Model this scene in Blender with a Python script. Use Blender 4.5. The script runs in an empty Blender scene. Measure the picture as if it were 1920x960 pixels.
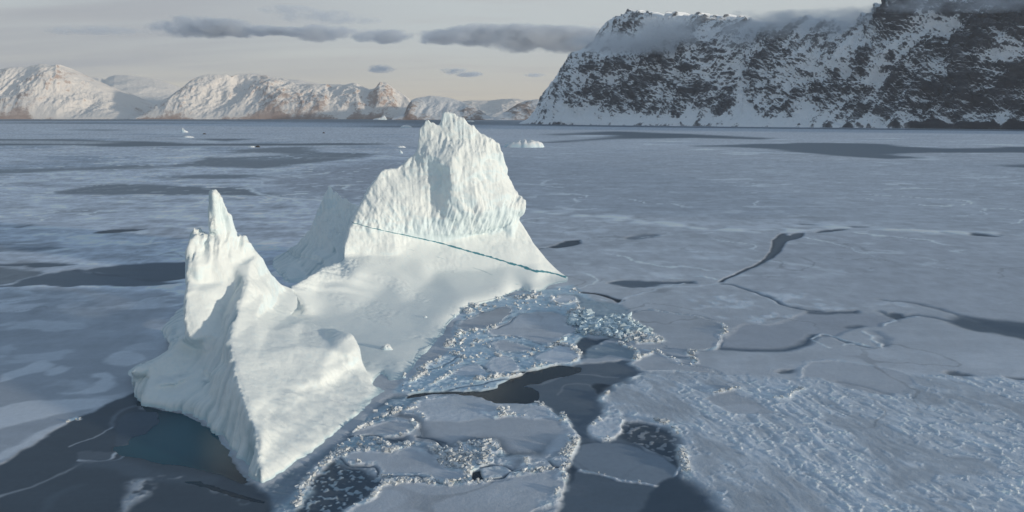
import bpy, math, random
import numpy as np
from mathutils import Vector
from mathutils.geometry import delaunay_2d_cdt

# ---------------------------------------------------------------- camera, sky, sun, exposure
C = bpy.context.scene.collection
SC = bpy.context.scene
R = math.radians
CAMZ, FPX, HORY = 60.0, 1280.0, 218.0
PITCH = math.atan((480 - HORY) / FPX)
cam_d = bpy.data.cameras.new('camera')
cam_d.sensor_width = 36.0; cam_d.lens = 36.0 * FPX / 1920.0
cam_d.clip_start = 1.0; cam_d.clip_end = 200000.0
cam = bpy.data.objects.new('camera', cam_d); C.objects.link(cam)
cam.location = (0, 0, CAMZ); cam.rotation_euler = (math.pi / 2 - PITCH, 0, 0)
SC.camera = cam

SUN_AZ, SUN_EL = 113.0, 6.0          # azimuth clockwise from the view direction (+Y)
tosun = Vector((math.sin(R(SUN_AZ)) * math.cos(R(SUN_EL)), math.cos(R(SUN_AZ)) * math.cos(R(SUN_EL)), math.sin(R(SUN_EL))))
sun_d = bpy.data.lights.new('sun', 'SUN')
sun_d.energy = 2.75; sun_d.angle = R(2.0); sun_d.color = (1.0, 0.885, 0.71)
sun = bpy.data.objects.new('sun', sun_d); C.objects.link(sun)
sun.rotation_euler = tosun.to_track_quat('Z', 'Y').to_euler()
sun.location = (300, -200, 400)

SC.view_settings.view_transform = 'Standard'
SC.view_settings.look = 'None'
SC.view_settings.exposure = 0.12
SC.view_settings.gamma = 1.0
SC.view_settings.use_curve_mapping = False

W = bpy.data.worlds.new('World'); SC.world = W; W.use_nodes = True
nt = W.node_tree; nt.nodes.clear()
def N(t, **kw):
    n = nt.nodes.new(t)
    for k, v in kw.items(): setattr(n, k, v)
    return n
def L(a, b): nt.links.new(a, b)
def setin(n, i, v):
    if hasattr(v, 'default_value') or isinstance(v, bpy.types.NodeSocket): L(v, n.inputs[i])
    else: n.inputs[i].default_value = v
def MATH(op, a, b=None, c=None, clamp=False):
    n = N('ShaderNodeMath', operation=op); n.use_clamp = clamp
    setin(n, 0, a)
    if b is not None: setin(n, 1, b)
    if c is not None: setin(n, 2, c)
    return n.outputs[0]
def MR(v, a, b, c=0.0, d=1.0, smooth=True):
    n = N('ShaderNodeMapRange'); n.interpolation_type = 'SMOOTHSTEP' if smooth else 'LINEAR'
    setin(n, 0, v); setin(n, 1, a); setin(n, 2, b); setin(n, 3, c); setin(n, 4, d)
    return n.outputs[0]
def MIX(f, a, b, mode='MIX'):
    n = N('ShaderNodeMix'); n.data_type = 'RGBA'; n.blend_type = mode; n.clamp_factor = True
    setin(n, 0, f)
    for i, v in ((6, a), (7, b)):
        if isinstance(v, tuple): n.inputs[i].default_value = (*v, 1.0) if len(v) == 3 else v
        else: L(v, n.inputs[i])
    return n.outputs[2]
def NOISE(vec, scale, detail=4, rough=0.55, dist=0.0):
    n = N('ShaderNodeTexNoise'); L(vec, n.inputs['Vector'])
    n.inputs['Scale'].default_value = scale; n.inputs['Detail'].default_value = detail
    n.inputs['Roughness'].default_value = rough; n.inputs['Distortion'].default_value = dist
    return n.outputs['Fac']
def MAPPING(vec, scale=(1, 1, 1), loc=(0, 0, 0), rot=(0, 0, 0)):
    n = N('ShaderNodeMapping'); L(vec, n.inputs[0])
    n.inputs['Scale'].default_value = scale; n.inputs['Location'].default_value = loc
    n.inputs['Rotation'].default_value = rot
    return n.outputs[0]
def SEP(vec):
    n = N('ShaderNodeSeparateXYZ'); L(vec, n.inputs[0]); return n.outputs

sky = N('ShaderNodeTexSky', sky_type='NISHITA')
sky.sun_disc = False; sky.sun_elevation = R(SUN_EL); sky.sun_rotation = R(SUN_AZ)
sky.altitude = 50; sky.air_density = 1.0; sky.dust_density = 0.6; sky.ozone_density = 1.5
tc = N('ShaderNodeTexCoord')
dirv = tc.outputs['Generated']
sx = SEP(dirv)
elev = sx[2]
bg1 = N('ShaderNodeBackground'); L(sky.outputs[0], bg1.inputs[0]); bg1.inputs[1].default_value = 0.15
# high thin cloud veil, stretched sideways; it thins out towards the zenith
den = MATH('ADD', MATH('MAXIMUM', elev, 0.0), 0.10)
pv = N('ShaderNodeCombineXYZ')
L(MATH('DIVIDE', sx[0], den), pv.inputs[0]); L(MATH('DIVIDE', sx[1], den), pv.inputs[1])
m1 = MAPPING(pv.outputs[0], (0.22, 0.75, 1), (3.3, 1.7, 0), (0, 0, R(6)))
v1 = NOISE(m1, 1.0, 6, 0.5, 0.25)
m2 = MAPPING(pv.outputs[0], (0.7, 2.6, 1), (1.1, 5.2, 0), (0, 0, R(-8)))
v2 = NOISE(m2, 1.0, 6, 0.55, 0.2)
vsum = MATH('ADD', MATH('MULTIPLY', v1, 0.68), MATH('MULTIPLY', v2, 0.32))
thin = MR(elev, 0.06, 0.42, 0.28, 0.0)
veil = MR(MATH('ADD', vsum, thin), 0.45, 0.66, 0.0, 0.95)
# the veil's own colour: cream by the horizon, greyer aloft, thicker and greyer to the left
warm = MR(elev, 0.0, 0.12)
vcol = MIX(warm, (0.55, 0.51, 0.445), (0.505, 0.545, 0.56))
thick = MR(v1, 0.40, 0.62)
leftg = MR(sx[0], -0.05, -0.55)
vcol = MIX(MATH('MULTIPLY', MATH('MULTIPLY', thick, leftg), MR(elev, 0.02, 0.06)), vcol, (0.37, 0.385, 0.42))
vcol = MIX(MR(elev, 0.20, 0.45), vcol, (0.47, 0.62, 0.80))   # veil overhead, out of view, brightened as added fill light on the ice
# mauve-grey soft patches
vcol = MIX(MATH('MULTIPLY', MR(v2, 0.5, 0.7), 0.35), vcol, (0.44, 0.43, 0.44))
bg2 = N('ShaderNodeBackground'); L(vcol, bg2.inputs[0]); bg2.inputs[1].default_value = 0.98
mixs = N('ShaderNodeMixShader'); L(veil, mixs.inputs[0]); L(bg1.outputs[0], mixs.inputs[1]); L(bg2.outputs[0], mixs.inputs[2])
wo = N('ShaderNodeOutputWorld'); L(mixs.outputs[0], wo.inputs[0])

# ---------------------------------------------------------------- pixel <-> world
SP, CP = math.sin(PITCH), math.cos(PITCH)
def ray(px, py):
    u = (np.asarray(px, float) - 960.0) / FPX; v = (480.0 - np.asarray(py, float)) / FPX
    return u, CP + v * SP, v * CP - SP
def G(px, py, z=0.0):
    u, dy, dz = ray(px, py); t = (z - CAMZ) / dz
    return np.stack([u * t, dy * t, np.zeros_like(t) + z], -1)
def P(px, py, Y):
    u, dy, dz = ray(px, py); t = Y / dy
    return np.stack([u * t, np.zeros_like(t) + Y, CAMZ + dz * t], -1)
def ZM(ox, oy, s, pts): return [(ox + a / s, oy + b / s) for a, b in pts]
Z1 = lambda *p: ZM(700, 540, 4.3625, p)
Z2 = lambda *p: ZM(1000, 540, 4.3625, p)
Z3 = lambda *p: ZM(540, 740, 4.3625, p)
Z4 = lambda *p: ZM(800, 740, 4.3625, p)
Z5 = lambda *p: ZM(1280, 400, 3.0, p)
Z6 = lambda *p: ZM(0, 400, 4.0, p)
Z7 = lambda *p: ZM(0, 620, 2.8225, p)
Z8 = lambda *p: ZM(960, 220, 2.0, p)
Z9 = lambda *p: ZM(0, 220, 3.0, p)
ZR = lambda *p: ZM(960, 480, 2.0, p)
ZP = lambda *p: list(p)

# ---------------------------------------------------------------- vectorised gradient noise
def _hash(ix, iy, iz, seed):
    h = (ix.astype(np.uint32) * np.uint32(374761393)) ^ (iy.astype(np.uint32) * np.uint32(668265263)) ^ (iz.astype(np.uint32) * np.uint32(2147483647 & 3266489917)) ^ np.uint32((seed * 2654435761) & 0xffffffff)
    h = (h ^ (h >> np.uint32(13))) * np.uint32(1274126177)
    h ^= h >> np.uint32(16)
    h = h * np.uint32(2246822519); h ^= h >> np.uint32(13)
    return h
_g = np.array([(1,1,0),(-1,1,0),(1,-1,0),(-1,-1,0),(1,0,1),(-1,0,1),(1,0,-1),(-1,0,-1),(0,1,1),(0,-1,1),(0,1,-1),(0,-1,-1),(1,1,0),(-1,1,0),(0,-1,1),(0,-1,-1)], np.float32)
def noise3(x, y, z, seed=0):
    x = np.asarray(x, np.float64); y = np.asarray(y, np.float64); z = np.asarray(z, np.float64) + np.zeros_like(x)
    xf, yf, zf = np.floor(x), np.floor(y), np.floor(z)
    xi, yi, zi = xf.astype(np.int64), yf.astype(np.int64), zf.astype(np.int64)
    fx, fy, fz = (x - xf).astype(np.float32), (y - yf).astype(np.float32), (z - zf).astype(np.float32)
    ux, uy, uz = [f * f * f * (f * (f * 6 - 15) + 10) for f in (fx, fy, fz)]
    out = 0
    for dx in (0, 1):
        wx = ux if dx else 1 - ux
        for dy in (0, 1):
            wy = uy if dy else 1 - uy
            for dz in (0, 1):
                wz = uz if dz else 1 - uz
                g = _g[(_hash((xi + dx) & 0xffffffff, (yi + dy) & 0xffffffff, (zi + dz) & 0xffffffff, seed) & np.uint32(15)).astype(np.int64)]
                out = out + wx * wy * wz * (g[..., 0] * (fx - dx) + g[..., 1] * (fy - dy) + g[..., 2] * (fz - dz))
    return out
def fbm(x, y, z=0.0, wl=10.0, octv=4, gain=0.5, seed=0, ridged=False, minwl=None):
    """fractal noise; minwl (array) fades octaves finer than what the mesh can carry"""
    s = 0.0; a = 1.0; tot = 0.0
    for o in range(octv):
        n = noise3(x / wl, y / wl, np.asarray(z) / wl, seed + o * 17)
        if ridged: n = 1.0 - 2.2 * np.abs(n); n = n - 0.45
        w = a
        if minwl is not None: w = a * np.clip(wl / (minwl + 1e-6) - 1.0, 0, 1)
        s = s + w * n; tot += a; a *= gain; wl *= 0.5
    return s / tot * 1.6
def sstep(a, b, x):
    t = np.clip((x - a) / (b - a), 0, 1); return t * t * (3 - 2 * t)

# ---------------------------------------------------------------- object helpers
def mesh_obj(name, verts, faces, mat=None, parent=None, smooth=True, attrs=None):
    verts = np.ascontiguousarray(verts, np.float32); faces = np.ascontiguousarray(faces, np.int32)
    me = bpy.data.meshes.new(name)
    k = faces.shape[1]
    me.vertices.add(len(verts)); me.vertices.foreach_set('co', verts.ravel())
    me.loops.add(faces.size); me.loops.foreach_set('vertex_index', faces.ravel())
    me.polygons.add(len(faces)); me.polygons.foreach_set('loop_start', np.arange(0, faces.size, k, dtype=np.int32))
    me.polygons.foreach_set('loop_total', np.full(len(faces), k, np.int32))
    me.update(calc_edges=True)
    me.polygons.foreach_set('use_smooth', np.full(len(faces), bool(smooth)))
    if attrs:
        for an, av in attrs.items():
            if av.ndim == 2:
                a = me.attributes.new(an, 'FLOAT_COLOR', 'POINT')
                buf = np.ones((len(verts), 4), np.float32); buf[:, :3] = av; a.data.foreach_set('color', buf.ravel())
            else:
                a = me.attributes.new(an, 'FLOAT', 'POINT'); a.data.foreach_set('value', np.ascontiguousarray(av, np.float32))
    if mat: me.materials.append(mat)
    o = bpy.data.objects.new(name, me); C.objects.link(o)
    if parent: o.parent = parent
    return o
def tag(o, label=None, cat=None, group=None, kind=None):
    if label: o['label'] = label
    if cat: o['category'] = cat
    if group: o['group'] = group
    if kind: o['kind'] = kind
    return o
def new_mat(name):
    global nt
    m = bpy.data.materials.new(name); m.use_nodes = True
    nt = m.node_tree; nt.nodes.clear()
    return m
def out_surface(sock):
    o = N('ShaderNodeOutputMaterial'); L(sock, o.inputs['Surface']); return o
def principled(**kw):
    p = N('ShaderNodeBsdfPrincipled')
    for k, v in kw.items():
        i = p.inputs[k.replace('_', ' ')]
        if isinstance(v, bpy.types.NodeSocket): L(v, i)
        elif isinstance(v, tuple): i.default_value = (*v, 1.0)
        else: i.default_value = v
    return p
def bump(h, strength, dist):
    b = N('ShaderNodeBump'); L(h, b.inputs['Height']); b.inputs['Strength'].default_value = strength
    b.inputs['Distance'].default_value = dist; return b.outputs[0]
def grid_faces(nr, nc):
    i = np.arange(nr - 1)[:, None] * nc + np.arange(nc - 1)[None, :]
    return np.stack([i, i + 1, i + nc + 1, i + nc], -1).reshape(-1, 4)
NBLK = 11000
HAZE = 1.7e-5
# ---------------------------------------------------------------- ICEBERG
BVOX = 0.35
def berg_material():
    m = new_mat('berg_ice')
    geo = N('ShaderNodeNewGeometry'); pos = N('ShaderNodeTexCoord').outputs['Object']
    nz = SEP(geo.outputs['Normal'])[2]
    n1 = NOISE(MAPPING(pos, (0.10, 0.10, 0.05)), 1.0, 5, 0.6)
    n2 = NOISE(MAPPING(pos, (1, 1, 0.35)), 0.9, 6, 0.65)
    n3 = NOISE(pos, 5.0, 5, 0.7)
    icef = MR(MATH('ADD', nz, MATH('MULTIPLY', MATH('SUBTRACT', n1, 0.5), 1.1)), 0.45, 0.0)
    col = MIX(icef, (0.80, 0.84, 0.83), (0.71, 0.81, 0.84))
    col = MIX(MATH('MULTIPLY', MR(n2, 0.50, 0.75), 0.35), col, (0.56, 0.72, 0.79))
    bi = N('ShaderNodeAttribute', attribute_name='bare_ice_shade').outputs['Fac']
    col = MIX(MATH('MULTIPLY', bi, 0.8), col, (0.30, 0.43, 0.48))  # bare-ice streaks, plus shade painted into the colour of the fin's left wall
    col = MIX(MATH('MULTIPLY', MR(n1, 0.56, 0.74), 0.4), col, (0.72, 0.74, 0.75))
    # thin band of clear blue refrozen ice: a plane through the main peak
    a = Vector(VA); nrm = Vector(VN)
    dp = N('ShaderNodeVectorMath', operation='DOT_PRODUCT')
    sub = N('ShaderNodeVectorMath', operation='SUBTRACT'); L(pos, sub.inputs[0]); sub.inputs[1].default_value = a
    L(sub.outputs[0], dp.inputs[0]); dp.inputs[1].default_value = nrm
    wob = MATH('MULTIPLY', MATH('SUBTRACT', NOISE(pos, 0.5, 4, 0.7), 0.5), 0.45)
    d = MATH('ABSOLUTE', MATH('ADD', dp.outputs['Value'], wob))
    zone = MATH('MULTIPLY', MR(SEP(pos)[1], 219, 221), MR(SEP(pos)[1], 262, 258))
    xx = SEP(pos)[0]
    width = MR(xx, -52, -5, 0.11, 0.27)
    width = MATH('MULTIPLY', width, MR(xx, 8, 22, 1.0, 0.5))
    width = MATH('MULTIPLY', width, MR(NOISE(pos, 0.45, 5, 0.7), 0.35, 0.65, 0.45, 1.35))
    vein = MATH('MULTIPLY', MR(MATH('SUBTRACT', d, width), 0.06, -0.06), zone)
    # a fainter second band below
    d2 = MATH('ABSOLUTE', MATH('ADD', MATH('ADD', dp.outputs['Value'], 4.2), wob))
    vein2 = MATH('MULTIPLY', MATH('MULTIPLY', MR(d2, 0.16, 0.03), zone), MR(NOISE(pos, 0.12, 3, 0.6), 0.5, 0.6, 0.0, 0.35))
    col = MIX(MATH('MAXIMUM', vein, vein2), col, (0.05, 0.22, 0.28))
    # wet blue foot at the waterline
    foot = MR(SEP(pos)[2], 1.0, 0.1, 0.0, 0.75)
    col = MIX(foot, col, (0.42, 0.60, 0.66))
    hb = MATH('ADD', MATH('MULTIPLY', n2, 0.7), MATH('MULTIPLY', n3, 0.22))
    sf = N('ShaderNodeAttribute', attribute_name='soft_snow').outputs['Fac']
    hb = MATH('MULTIPLY', hb, MR(sf, 0, 1, 1.0, 0.16, False))
    p = principled(Base_Color=col, Roughness=0.62, Normal=bump(hb, 0.65, 0.42))
    p.inputs['Specular IOR Level'].default_value = 0.3
    out_surface(p.outputs[0])
    return m


def inside(poly, x, y):
    r = np.zeros(np.shape(x), bool); n = len(poly)
    for i in range(n):
        x0, y0 = poly[i]; x1, y1 = poly[(i + 1) % n]
        if y0 == y1: continue
        c = ((y0 > y) != (y1 > y)) & (x < (x1 - x0) * (y - y0) / (y1 - y0) + x0)
        r ^= c
    return r
def g3(px, py, z=0.0):
    """pixel on the plane z -> (px, py, depth)"""
    return (px, py, float(G(px, py, z)[1]))
class Patch:
    """closed solid: a front skin through measured points, and a hidden back skin behind it"""
    def __init__(s): s.n = {}; s.loop = []; s.ch = []
    def pt(s, name, p): s.n[name] = p; return name
    def ring(s, pts, pre):
        for i, p in enumerate(pts):
            k = '%s_%d' % (pre, i); s.n[k] = p; s.loop.append(k)
    def chain(s, *a): s.ch += list(zip(a[:-1], a[1:]))
    def build(s, slope, cap, base=0.8):
        names = list(s.n); ix = {n: i for i, n in enumerate(names)}
        q = np.array([s.n[n] for n in names], float)
        lp = s.loop; loop_e = list(zip(lp, lp[1:] + lp[:1]))
        E = [(ix[a], ix[b]) for a, b in loop_e + s.ch]
        vo, eo, fo, ov, oe, of = delaunay_2d_cdt([Vector((p[0], p[1])) for p in q], E, [], 0, 1e-3)
        vo = np.array([(v[0], v[1]) for v in vo]); Y = np.zeros(len(vo)); ex = 0
        A = q[[e[0] for e in E]]; B = q[[e[1] for e in E]]
        for i, src in enumerate(ov):
            if src: Y[i] = q[src[0], 2]
            else:
                ex += 1; ab = B[:, :2] - A[:, :2]
                t = np.clip(((vo[i] - A[:, :2]) * ab).sum(1) / (ab * ab).sum(1), 0, 1)
                dd = np.hypot(*(A[:, :2] + ab * t[:, None] - vo[i]).T); j = np.argmin(dd)
                Y[i] = A[j, 2] + t[j] * (B[j, 2] - A[j, 2])
        if ex: print('patch crossings', ex)
        poly = q[[ix[n] for n in lp], :2]
        T = np.array([(f[0], f[k], f[k+1]) for f in fo for k in range(1, len(f)-1)]); c = vo[T].mean(1)
        T = T[inside(poly, c[:, 0], c[:, 1])]
        a_, b_, c_ = vo[T[:, 0]], vo[T[:, 1]], vo[T[:, 2]]
        cr = (b_[:, 0]-a_[:, 0])*(c_[:, 1]-a_[:, 1]) - (b_[:, 1]-a_[:, 1])*(c_[:, 0]-a_[:, 0])
        T[cr > 0] = T[cr > 0][:, ::-1]
        # refine once so the back skin gets interior points
        V3 = np.column_stack([vo, Y])
        for _ in range(1):
            em = {}; VV = list(map(tuple, V3)); TT = []
            cnt = {}
            for t in T:
                for i in range(3):
                    e = tuple(sorted((int(t[i]), int(t[(i+1) % 3])))); cnt[e] = cnt.get(e, 0) + 1
            def mid(i, j):
                e = (min(i, j), max(i, j))
                if e not in em:
                    em[e] = len(VV); VV.append(tuple((np.array(VV[i]) + np.array(VV[j])) / 2))
                return em[e]
            for i, j, k in T:
                i, j, k = int(i), int(j), int(k); ij, jk, ki = mid(i, j), mid(j, k), mid(k, i)
                TT += [(i, ij, ki), (ij, j, jk), (ki, jk, k), (ij, jk, ki)]
            V3 = np.array(VV); T = np.array(TT)
        cnt = {}
        for t in T:
            for i in range(3):
                e = tuple(sorted((int(t[i]), int(t[(i+1) % 3])))); cnt[e] = cnt.get(e, 0) + 1
        bd = set()
        for e, k in cnt.items():
            if k == 1: bd.update(e)
        isb = np.zeros(len(V3), bool); isb[list(bd)] = True
        W3 = P(V3[:, 0], V3[:, 1], V3[:, 2])
        A = np.array(poly); B = np.roll(A, -1, 0); ab = B - A
        dist = np.full(len(V3), 1e9)
        for i in range(len(A)):
            t = np.clip(((V3[:, :2] - A[i]) * ab[i]).sum(1) / max(1e-9, (ab[i]**2).sum()), 0, 1)
            dist = np.minimum(dist, np.hypot(*(A[i] + ab[i] * t[:, None] - V3[:, :2]).T))
        dm = dist * V3[:, 2] / FPX
        th = base + np.minimum(dm * slope, cap)
        Bk = P(V3[:, 0], V3[:, 1], V3[:, 2] + th)
        low = isb & (W3[:, 2] < 0.6)
        W3[low, 2] -= 3.0; Bk[low, 2] -= 3.0
        n0 = len(W3)
        side = []
        for t in T:
            for i in range(3):
                u, v = int(t[i]), int(t[(i+1) % 3])
                if cnt[tuple(sorted((u, v)))] == 1: side += [(v, u, u + n0), (v, u + n0, v + n0)]
        return np.vstack([W3, Bk]), np.vstack([T, T[:, ::-1] + n0, np.array(side)])

# ---- front fin with its pinnacle
A = Patch()
A.ring([g3(*p) for p in [(490,915),(527,896),(565,872),(603,848),(640,821),(672,795),(702,768),(730,748),(762,724)]], 'o')
A.ring([(735,727,146),(706,716,147.5),(688,697,149.5),(679,676,151),(677,655,152.5),(670,640,154),(663,625,155),(650,621,156),(635,617,158),(600,613,162),(570,600,166),(547,591,170),(560,577,181),(560,557,190),(545,540,195),(536,536,193)], 'e')
A.ring([(528,533,189),(518,523,184.6),(507,511,179),(499,497,176),(492,483,174.4),(484,476,173.6),(475,465,172.8),(467,452,171.8),(462,449,171.4),(458,442,171.2),(454,446,170.8),(450,441,170.4),(446,449,169.8),(440,438,169.2),(435,425,169),(432,407,168.8),(427,404,168.6),(424,392,168.3),(420,380,168.1),(413,370,167.8),(407,362,167.6),(400,358,167.2),(395,358,167)], 'k')
A.ring([(395,372,166.7),(394,385,166.5),(393,398,166.2),(394,416,165.9),(396,434,165.6),(391,443,166.4),(385,438,168.5),(378,433,168.5),(370,429,167.6),(364,428,165),(361,447,163.6),(357,462,162),(353,474,160.4),(351,503,158),(352,530,155.6),(348,560,152),(344,590,148.8),(347,606,147.2),(352,622,146)], 'l')
A.ring([(340,636,149.5),(320,656,147.5),(300,672,145),(285,680,143.5),(262,688,140.5),(244,698,138.5)], 'p')
A.ring([g3(*p) for p in [(249,724),(257,748),(266,764),(300,771),(345,780),(385,802),(420,834),(447,868),(466,898)]], 'q')
for k, v in dict(c17=(489,880,104.6),c16=(481,812,110.8),c15=(464,762,117.8),c14=(440,692,130),c13=(429,645,138.5),c12=(446,580,150),c11=(466,525,160.5),c10=(470,490,167),
  x1=(405,400,166.3),x2=(412,440,166.4),x3=(430,460,166),x4=(402,472,163),x5=(394,502,160.8),x6=(420,500,162.4),x7=(440,500,164),x8=(448,470,168),x9=(370,497,157.6),x10=(402,430,164.2),x11=(384,470,163.4),x12=(382,499,159.4),x13=(366,450,162.6),x14=(362,485,158.4),x15=(376,450,163.4),x16=(392,458,163.6),
  m1=(395,531,159),m2=(372,548,154.2),m3=(425,530,161),m4=(440,545,160),m5=(420,590,154.8),m6=(385,585,151.6),m7=(362,600,148),m8=(372,534,157),m9=(358,545,153.2),m10=(395,545,156),m11=(425,555,158),
  l9=(362,638,144.6),l10=(385,632,146),l11=(402,630,147.6),l12=(420,645,145),
  u1=(368,655,149.5),u2=(395,660,146.5),u3=(420,680,140),
  y1=(300,712,141),y2=(340,700,143),y3=(300,740,136.3),y4=(350,750,133.2),y5=(400,760,129.5),y6=(430,800,120.8),y7=(385,705,140.5),y8=(450,840,114.5),y9=(270,730,137.2),y10=(280,700,141.5),
  f1=(500,550,172),f2=(505,620,155.2),f3=(560,650,150),f4=(620,655,149.6),f5=(480,670,142.5),f6=(520,735,130),f7=(600,706,139.2),f8=(520,570,173),f9=(545,615,161.5),f10=(640,640,153),f11=(480,600,156),f12=(655,665,148.8),
  g1=(500,796,115.4),g2=(545,762,123.6),g3=(600,730,131.4),g4=(655,694,141.6),
  h1=(508,832,110.8),h2=(550,795,118),h3=(595,765,124.3),h4=(640,735,131.4),h5=(675,712,138.6),
  n1=(505,868,107.2),n2=(545,838,113.0),n3=(588,810,118.2),n4=(632,782,123.8),n5=(668,755,129.8),n6=(702,735,136.5),n7=(732,736,142.5)).items(): A.pt(k, v)
def on_plane(q1, q2, q3, px, py, off=0.0):
    """depth at which the ray through a pixel meets the plane of three measured points, pushed back by off metres"""
    a_, b_, c_ = [P(*q).ravel() for q in (q1, q2, q3)]
    n_ = np.cross(b_ - a_, c_ - a_); u, dy, dz = ray(px, py); d_ = np.array([u, dy, dz], float)
    t = n_.dot(a_ - np.array([0, 0, CAMZ])) / n_.dot(d_)
    return (px, py, float(d_[1] * t) + off)
PL1 = ((429,645,138.5), (663,625,155), g3(640,821)); PL2 = ((446,580,150), (500,500,176.5), (600,613,162)); PL3 = ((464,762,117.8), (679,676,151), g3(565,872))
for k, off, pl in (('f3',.6,PL1),('f4',.8,PL1),('f5',.2,PL1),('f10',.4,PL1),('f12',.8,PL1),('f7',1.0,PL1),('f6',.6,PL1),('f9',.8,PL2),('f2',.6,PL2),('f11',.3,PL2),('f1',.6,PL2)):
    px, py, _ = A.n[k]; A.n[k] = on_plane(*pl, px, py, off)
for k, off in (('g1',1.4),('g2',2.2),('g3',2.6),('g4',2.2),('h1',.6),('h2',.9),('h3',1.0),('h4',1.2),('h5',.5),('n1',.0),('n2',-.4),('n3',-.4),('n4',-.3),('n5',-.2),('n6',-.2)):
    px, py, _ = A.n[k]; A.n[k] = on_plane(*PL3, px, py, off)
A.chain('o_0','c17','c16','c15','c14','c13','c12','c11','c10','k_4')
A.chain('l_18','l9','l10','l11','l12','c13'); A.chain('m9','m2','m10','m11','m4'); A.chain('l12','m5','m4','x7','k_5')
A.chain('g1','g2','g3','g4','e_3'); A.chain('h1','h2','h3','h4','h5'); A.chain('n1','n2','n3','n4','n5','n6','n7')
A.chain('k_12','x8','x3','x7'); A.chain('l_2','x1','x2','x3'); A.chain('l_5','x11','x12'); A.chain('l_9','x13','x14'); A.chain('p_5','y10','y1','y2','y7','u3','c14')
# ---- basin, rim and main peak
B = Patch()
B.ring([g3(*p) for p in [(755,730),(776,712),(800,692),(822,670),(840,652),(850,634),(852,615),(866,598),(882,582),(905,574),(930,568),(960,558),(990,551),(1035,545),(1066,540),(1073,530)]], 'o')
sk = [(1070,521,250.6),(1060,516,251.4),(1045,505,252.6),(1022,482,254.6),(1002,458,256.2),(988,434,257.6),(975,414,258.4),(972,407,257.6),(982,397,257.4),(985,379,258.6),(972,366,260.6),(960,346,261.4),(952,333,261.6),(948,318,261.6),(942,302,261.6),(940,284,261.6),(937,271,261.5),(925,264,261),(912,254,260.4),(900,249,260),(888,236,259.4),(876,232,259),(870,222,258.8),(860,221,258.6),(850,213,258.4),(838,210,258),(831,210,257.6),(828,226,257.6),(824,236,257.5),(812,231,257),(803,224,256.5),(797,228,256.5),(793,236,256.5),(785,242,256.5),(784,258,255.5),(783,280,254),(776,290,253),(765,298,252.6),(757,305,252),(745,314,250.6),(735,316,250),(722,318,249),(714,320,248),(706,334,247),(695,348,245.5),(688,362,244),(680,378,242.5),(670,394,240.4),(663,416,237.6),(655,430,235.6),(650,447,233.6),(645,462,231.6),(643,482,229.4)]
B.ring(sk, 'y')
B.ring([(638,490,227),(626,495,222.5),(612,500,218),(597,508,212.5),(582,516,207.5),(567,525,203),(553,533,199),(542,537,196.5)], 'r')
B.ring([(530,545,200),g3(510,590,6),g3(520,640,3),g3(600,670,2),g3(670,700,1.2),g3(712,726,.5)], 'hid')
for i,(px,py,z) in enumerate([(725,655,1.6),(780,640,1.1),(745,690,1.2),(820,600,1.4),(700,600,2.2),(650,590,2.9),(760,570,2.4),(700,562,3.2),(870,560,2.4),(800,535,3.8),(930,548,2.2),(1000,538,1.7),(600,592,3.4),(562,592,4),(640,640,2),(590,588,4.2)]): B.pt('s%d'%i, g3(px,py,z))
for i,(px,py,z) in enumerate([(573,572,6.6),(585,565,6.2),(620,553,6.0),(660,548,5.6),(600,545,7),(640,525,8.6),(665,510,10.0),(700,512,8.6),(740,515,7.4)]): B.pt('t%d'%i, g3(px,py,z))
for k, v in dict(u1=(803,290,251),u2=(855,285,250.6),u3=(905,295,254),u4=(843,318,246.5),u4b=(842,368,244.6),u5=(826,325,250.2),u6=(790,320,250.4),u7=(745,355,246),u8=(705,400,240.4),u9=(820,392,247.4),u10=(857,372,244.2),u11=(803,408,244.8),u12=(765,412,242.6),u13=(905,372,248),u14=(950,362,254.6),u15=(885,335,249.4),u16=(930,320,257),u17=(825,360,248.8),u18=(800,360,247.9),u19=(835,260,255.6),u20=(880,262,257),u21=(808,262,254.8),u22=(760,330,250),u23=(780,380,245.4),u24=(725,330,248.4),u25=(735,390,242.4),
  v1=(690,445,236.4),v2=(735,432,240),v3=(784,442,243.2),v4=(836,446,246),v5=(905,428,250),v6=(958,413,254.8),v7=(870,436,248),v6b=(930,421,252.4),
  vb3=(784,450,243.8),vb4=(836,454,247.2),vb7=(870,444,249.6),vb5=(905,437,252.6),vb6=(940,426,255.4),
  ub5=(905,400,247.4),ub7=(875,402,245.4),ub6=(950,392,253),ub4=(838,412,245.0),
  w1=(700,480,234.4),w2=(745,480,236.4),w3=(840,480,242),w4=(900,466,248.4),w5=(960,448,254),w6=(790,482,238.8),w7=(665,480,232),
  x1=(820,508,235.5),x2=(900,508,239.6),x3=(960,500,245),x4=(1010,496,250.2),x5=(1025,518,247.6),x6=(745,505,230.6)).items(): B.pt(k, v)
B.chain('v1','v2','v3','v4','v7','v5','v6b','v6'); B.chain('vb3','vb4','vb7','vb5','vb6'); B.chain('u4','u4b','u10'); B.chain('u5','u17','u9'); B.chain('w7','w1','w2','w6','w3','w4','w5')
B.chain('t0','t1','t2','t3'); B.chain('u12','u11','ub4','ub7','ub5','ub6')
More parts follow.
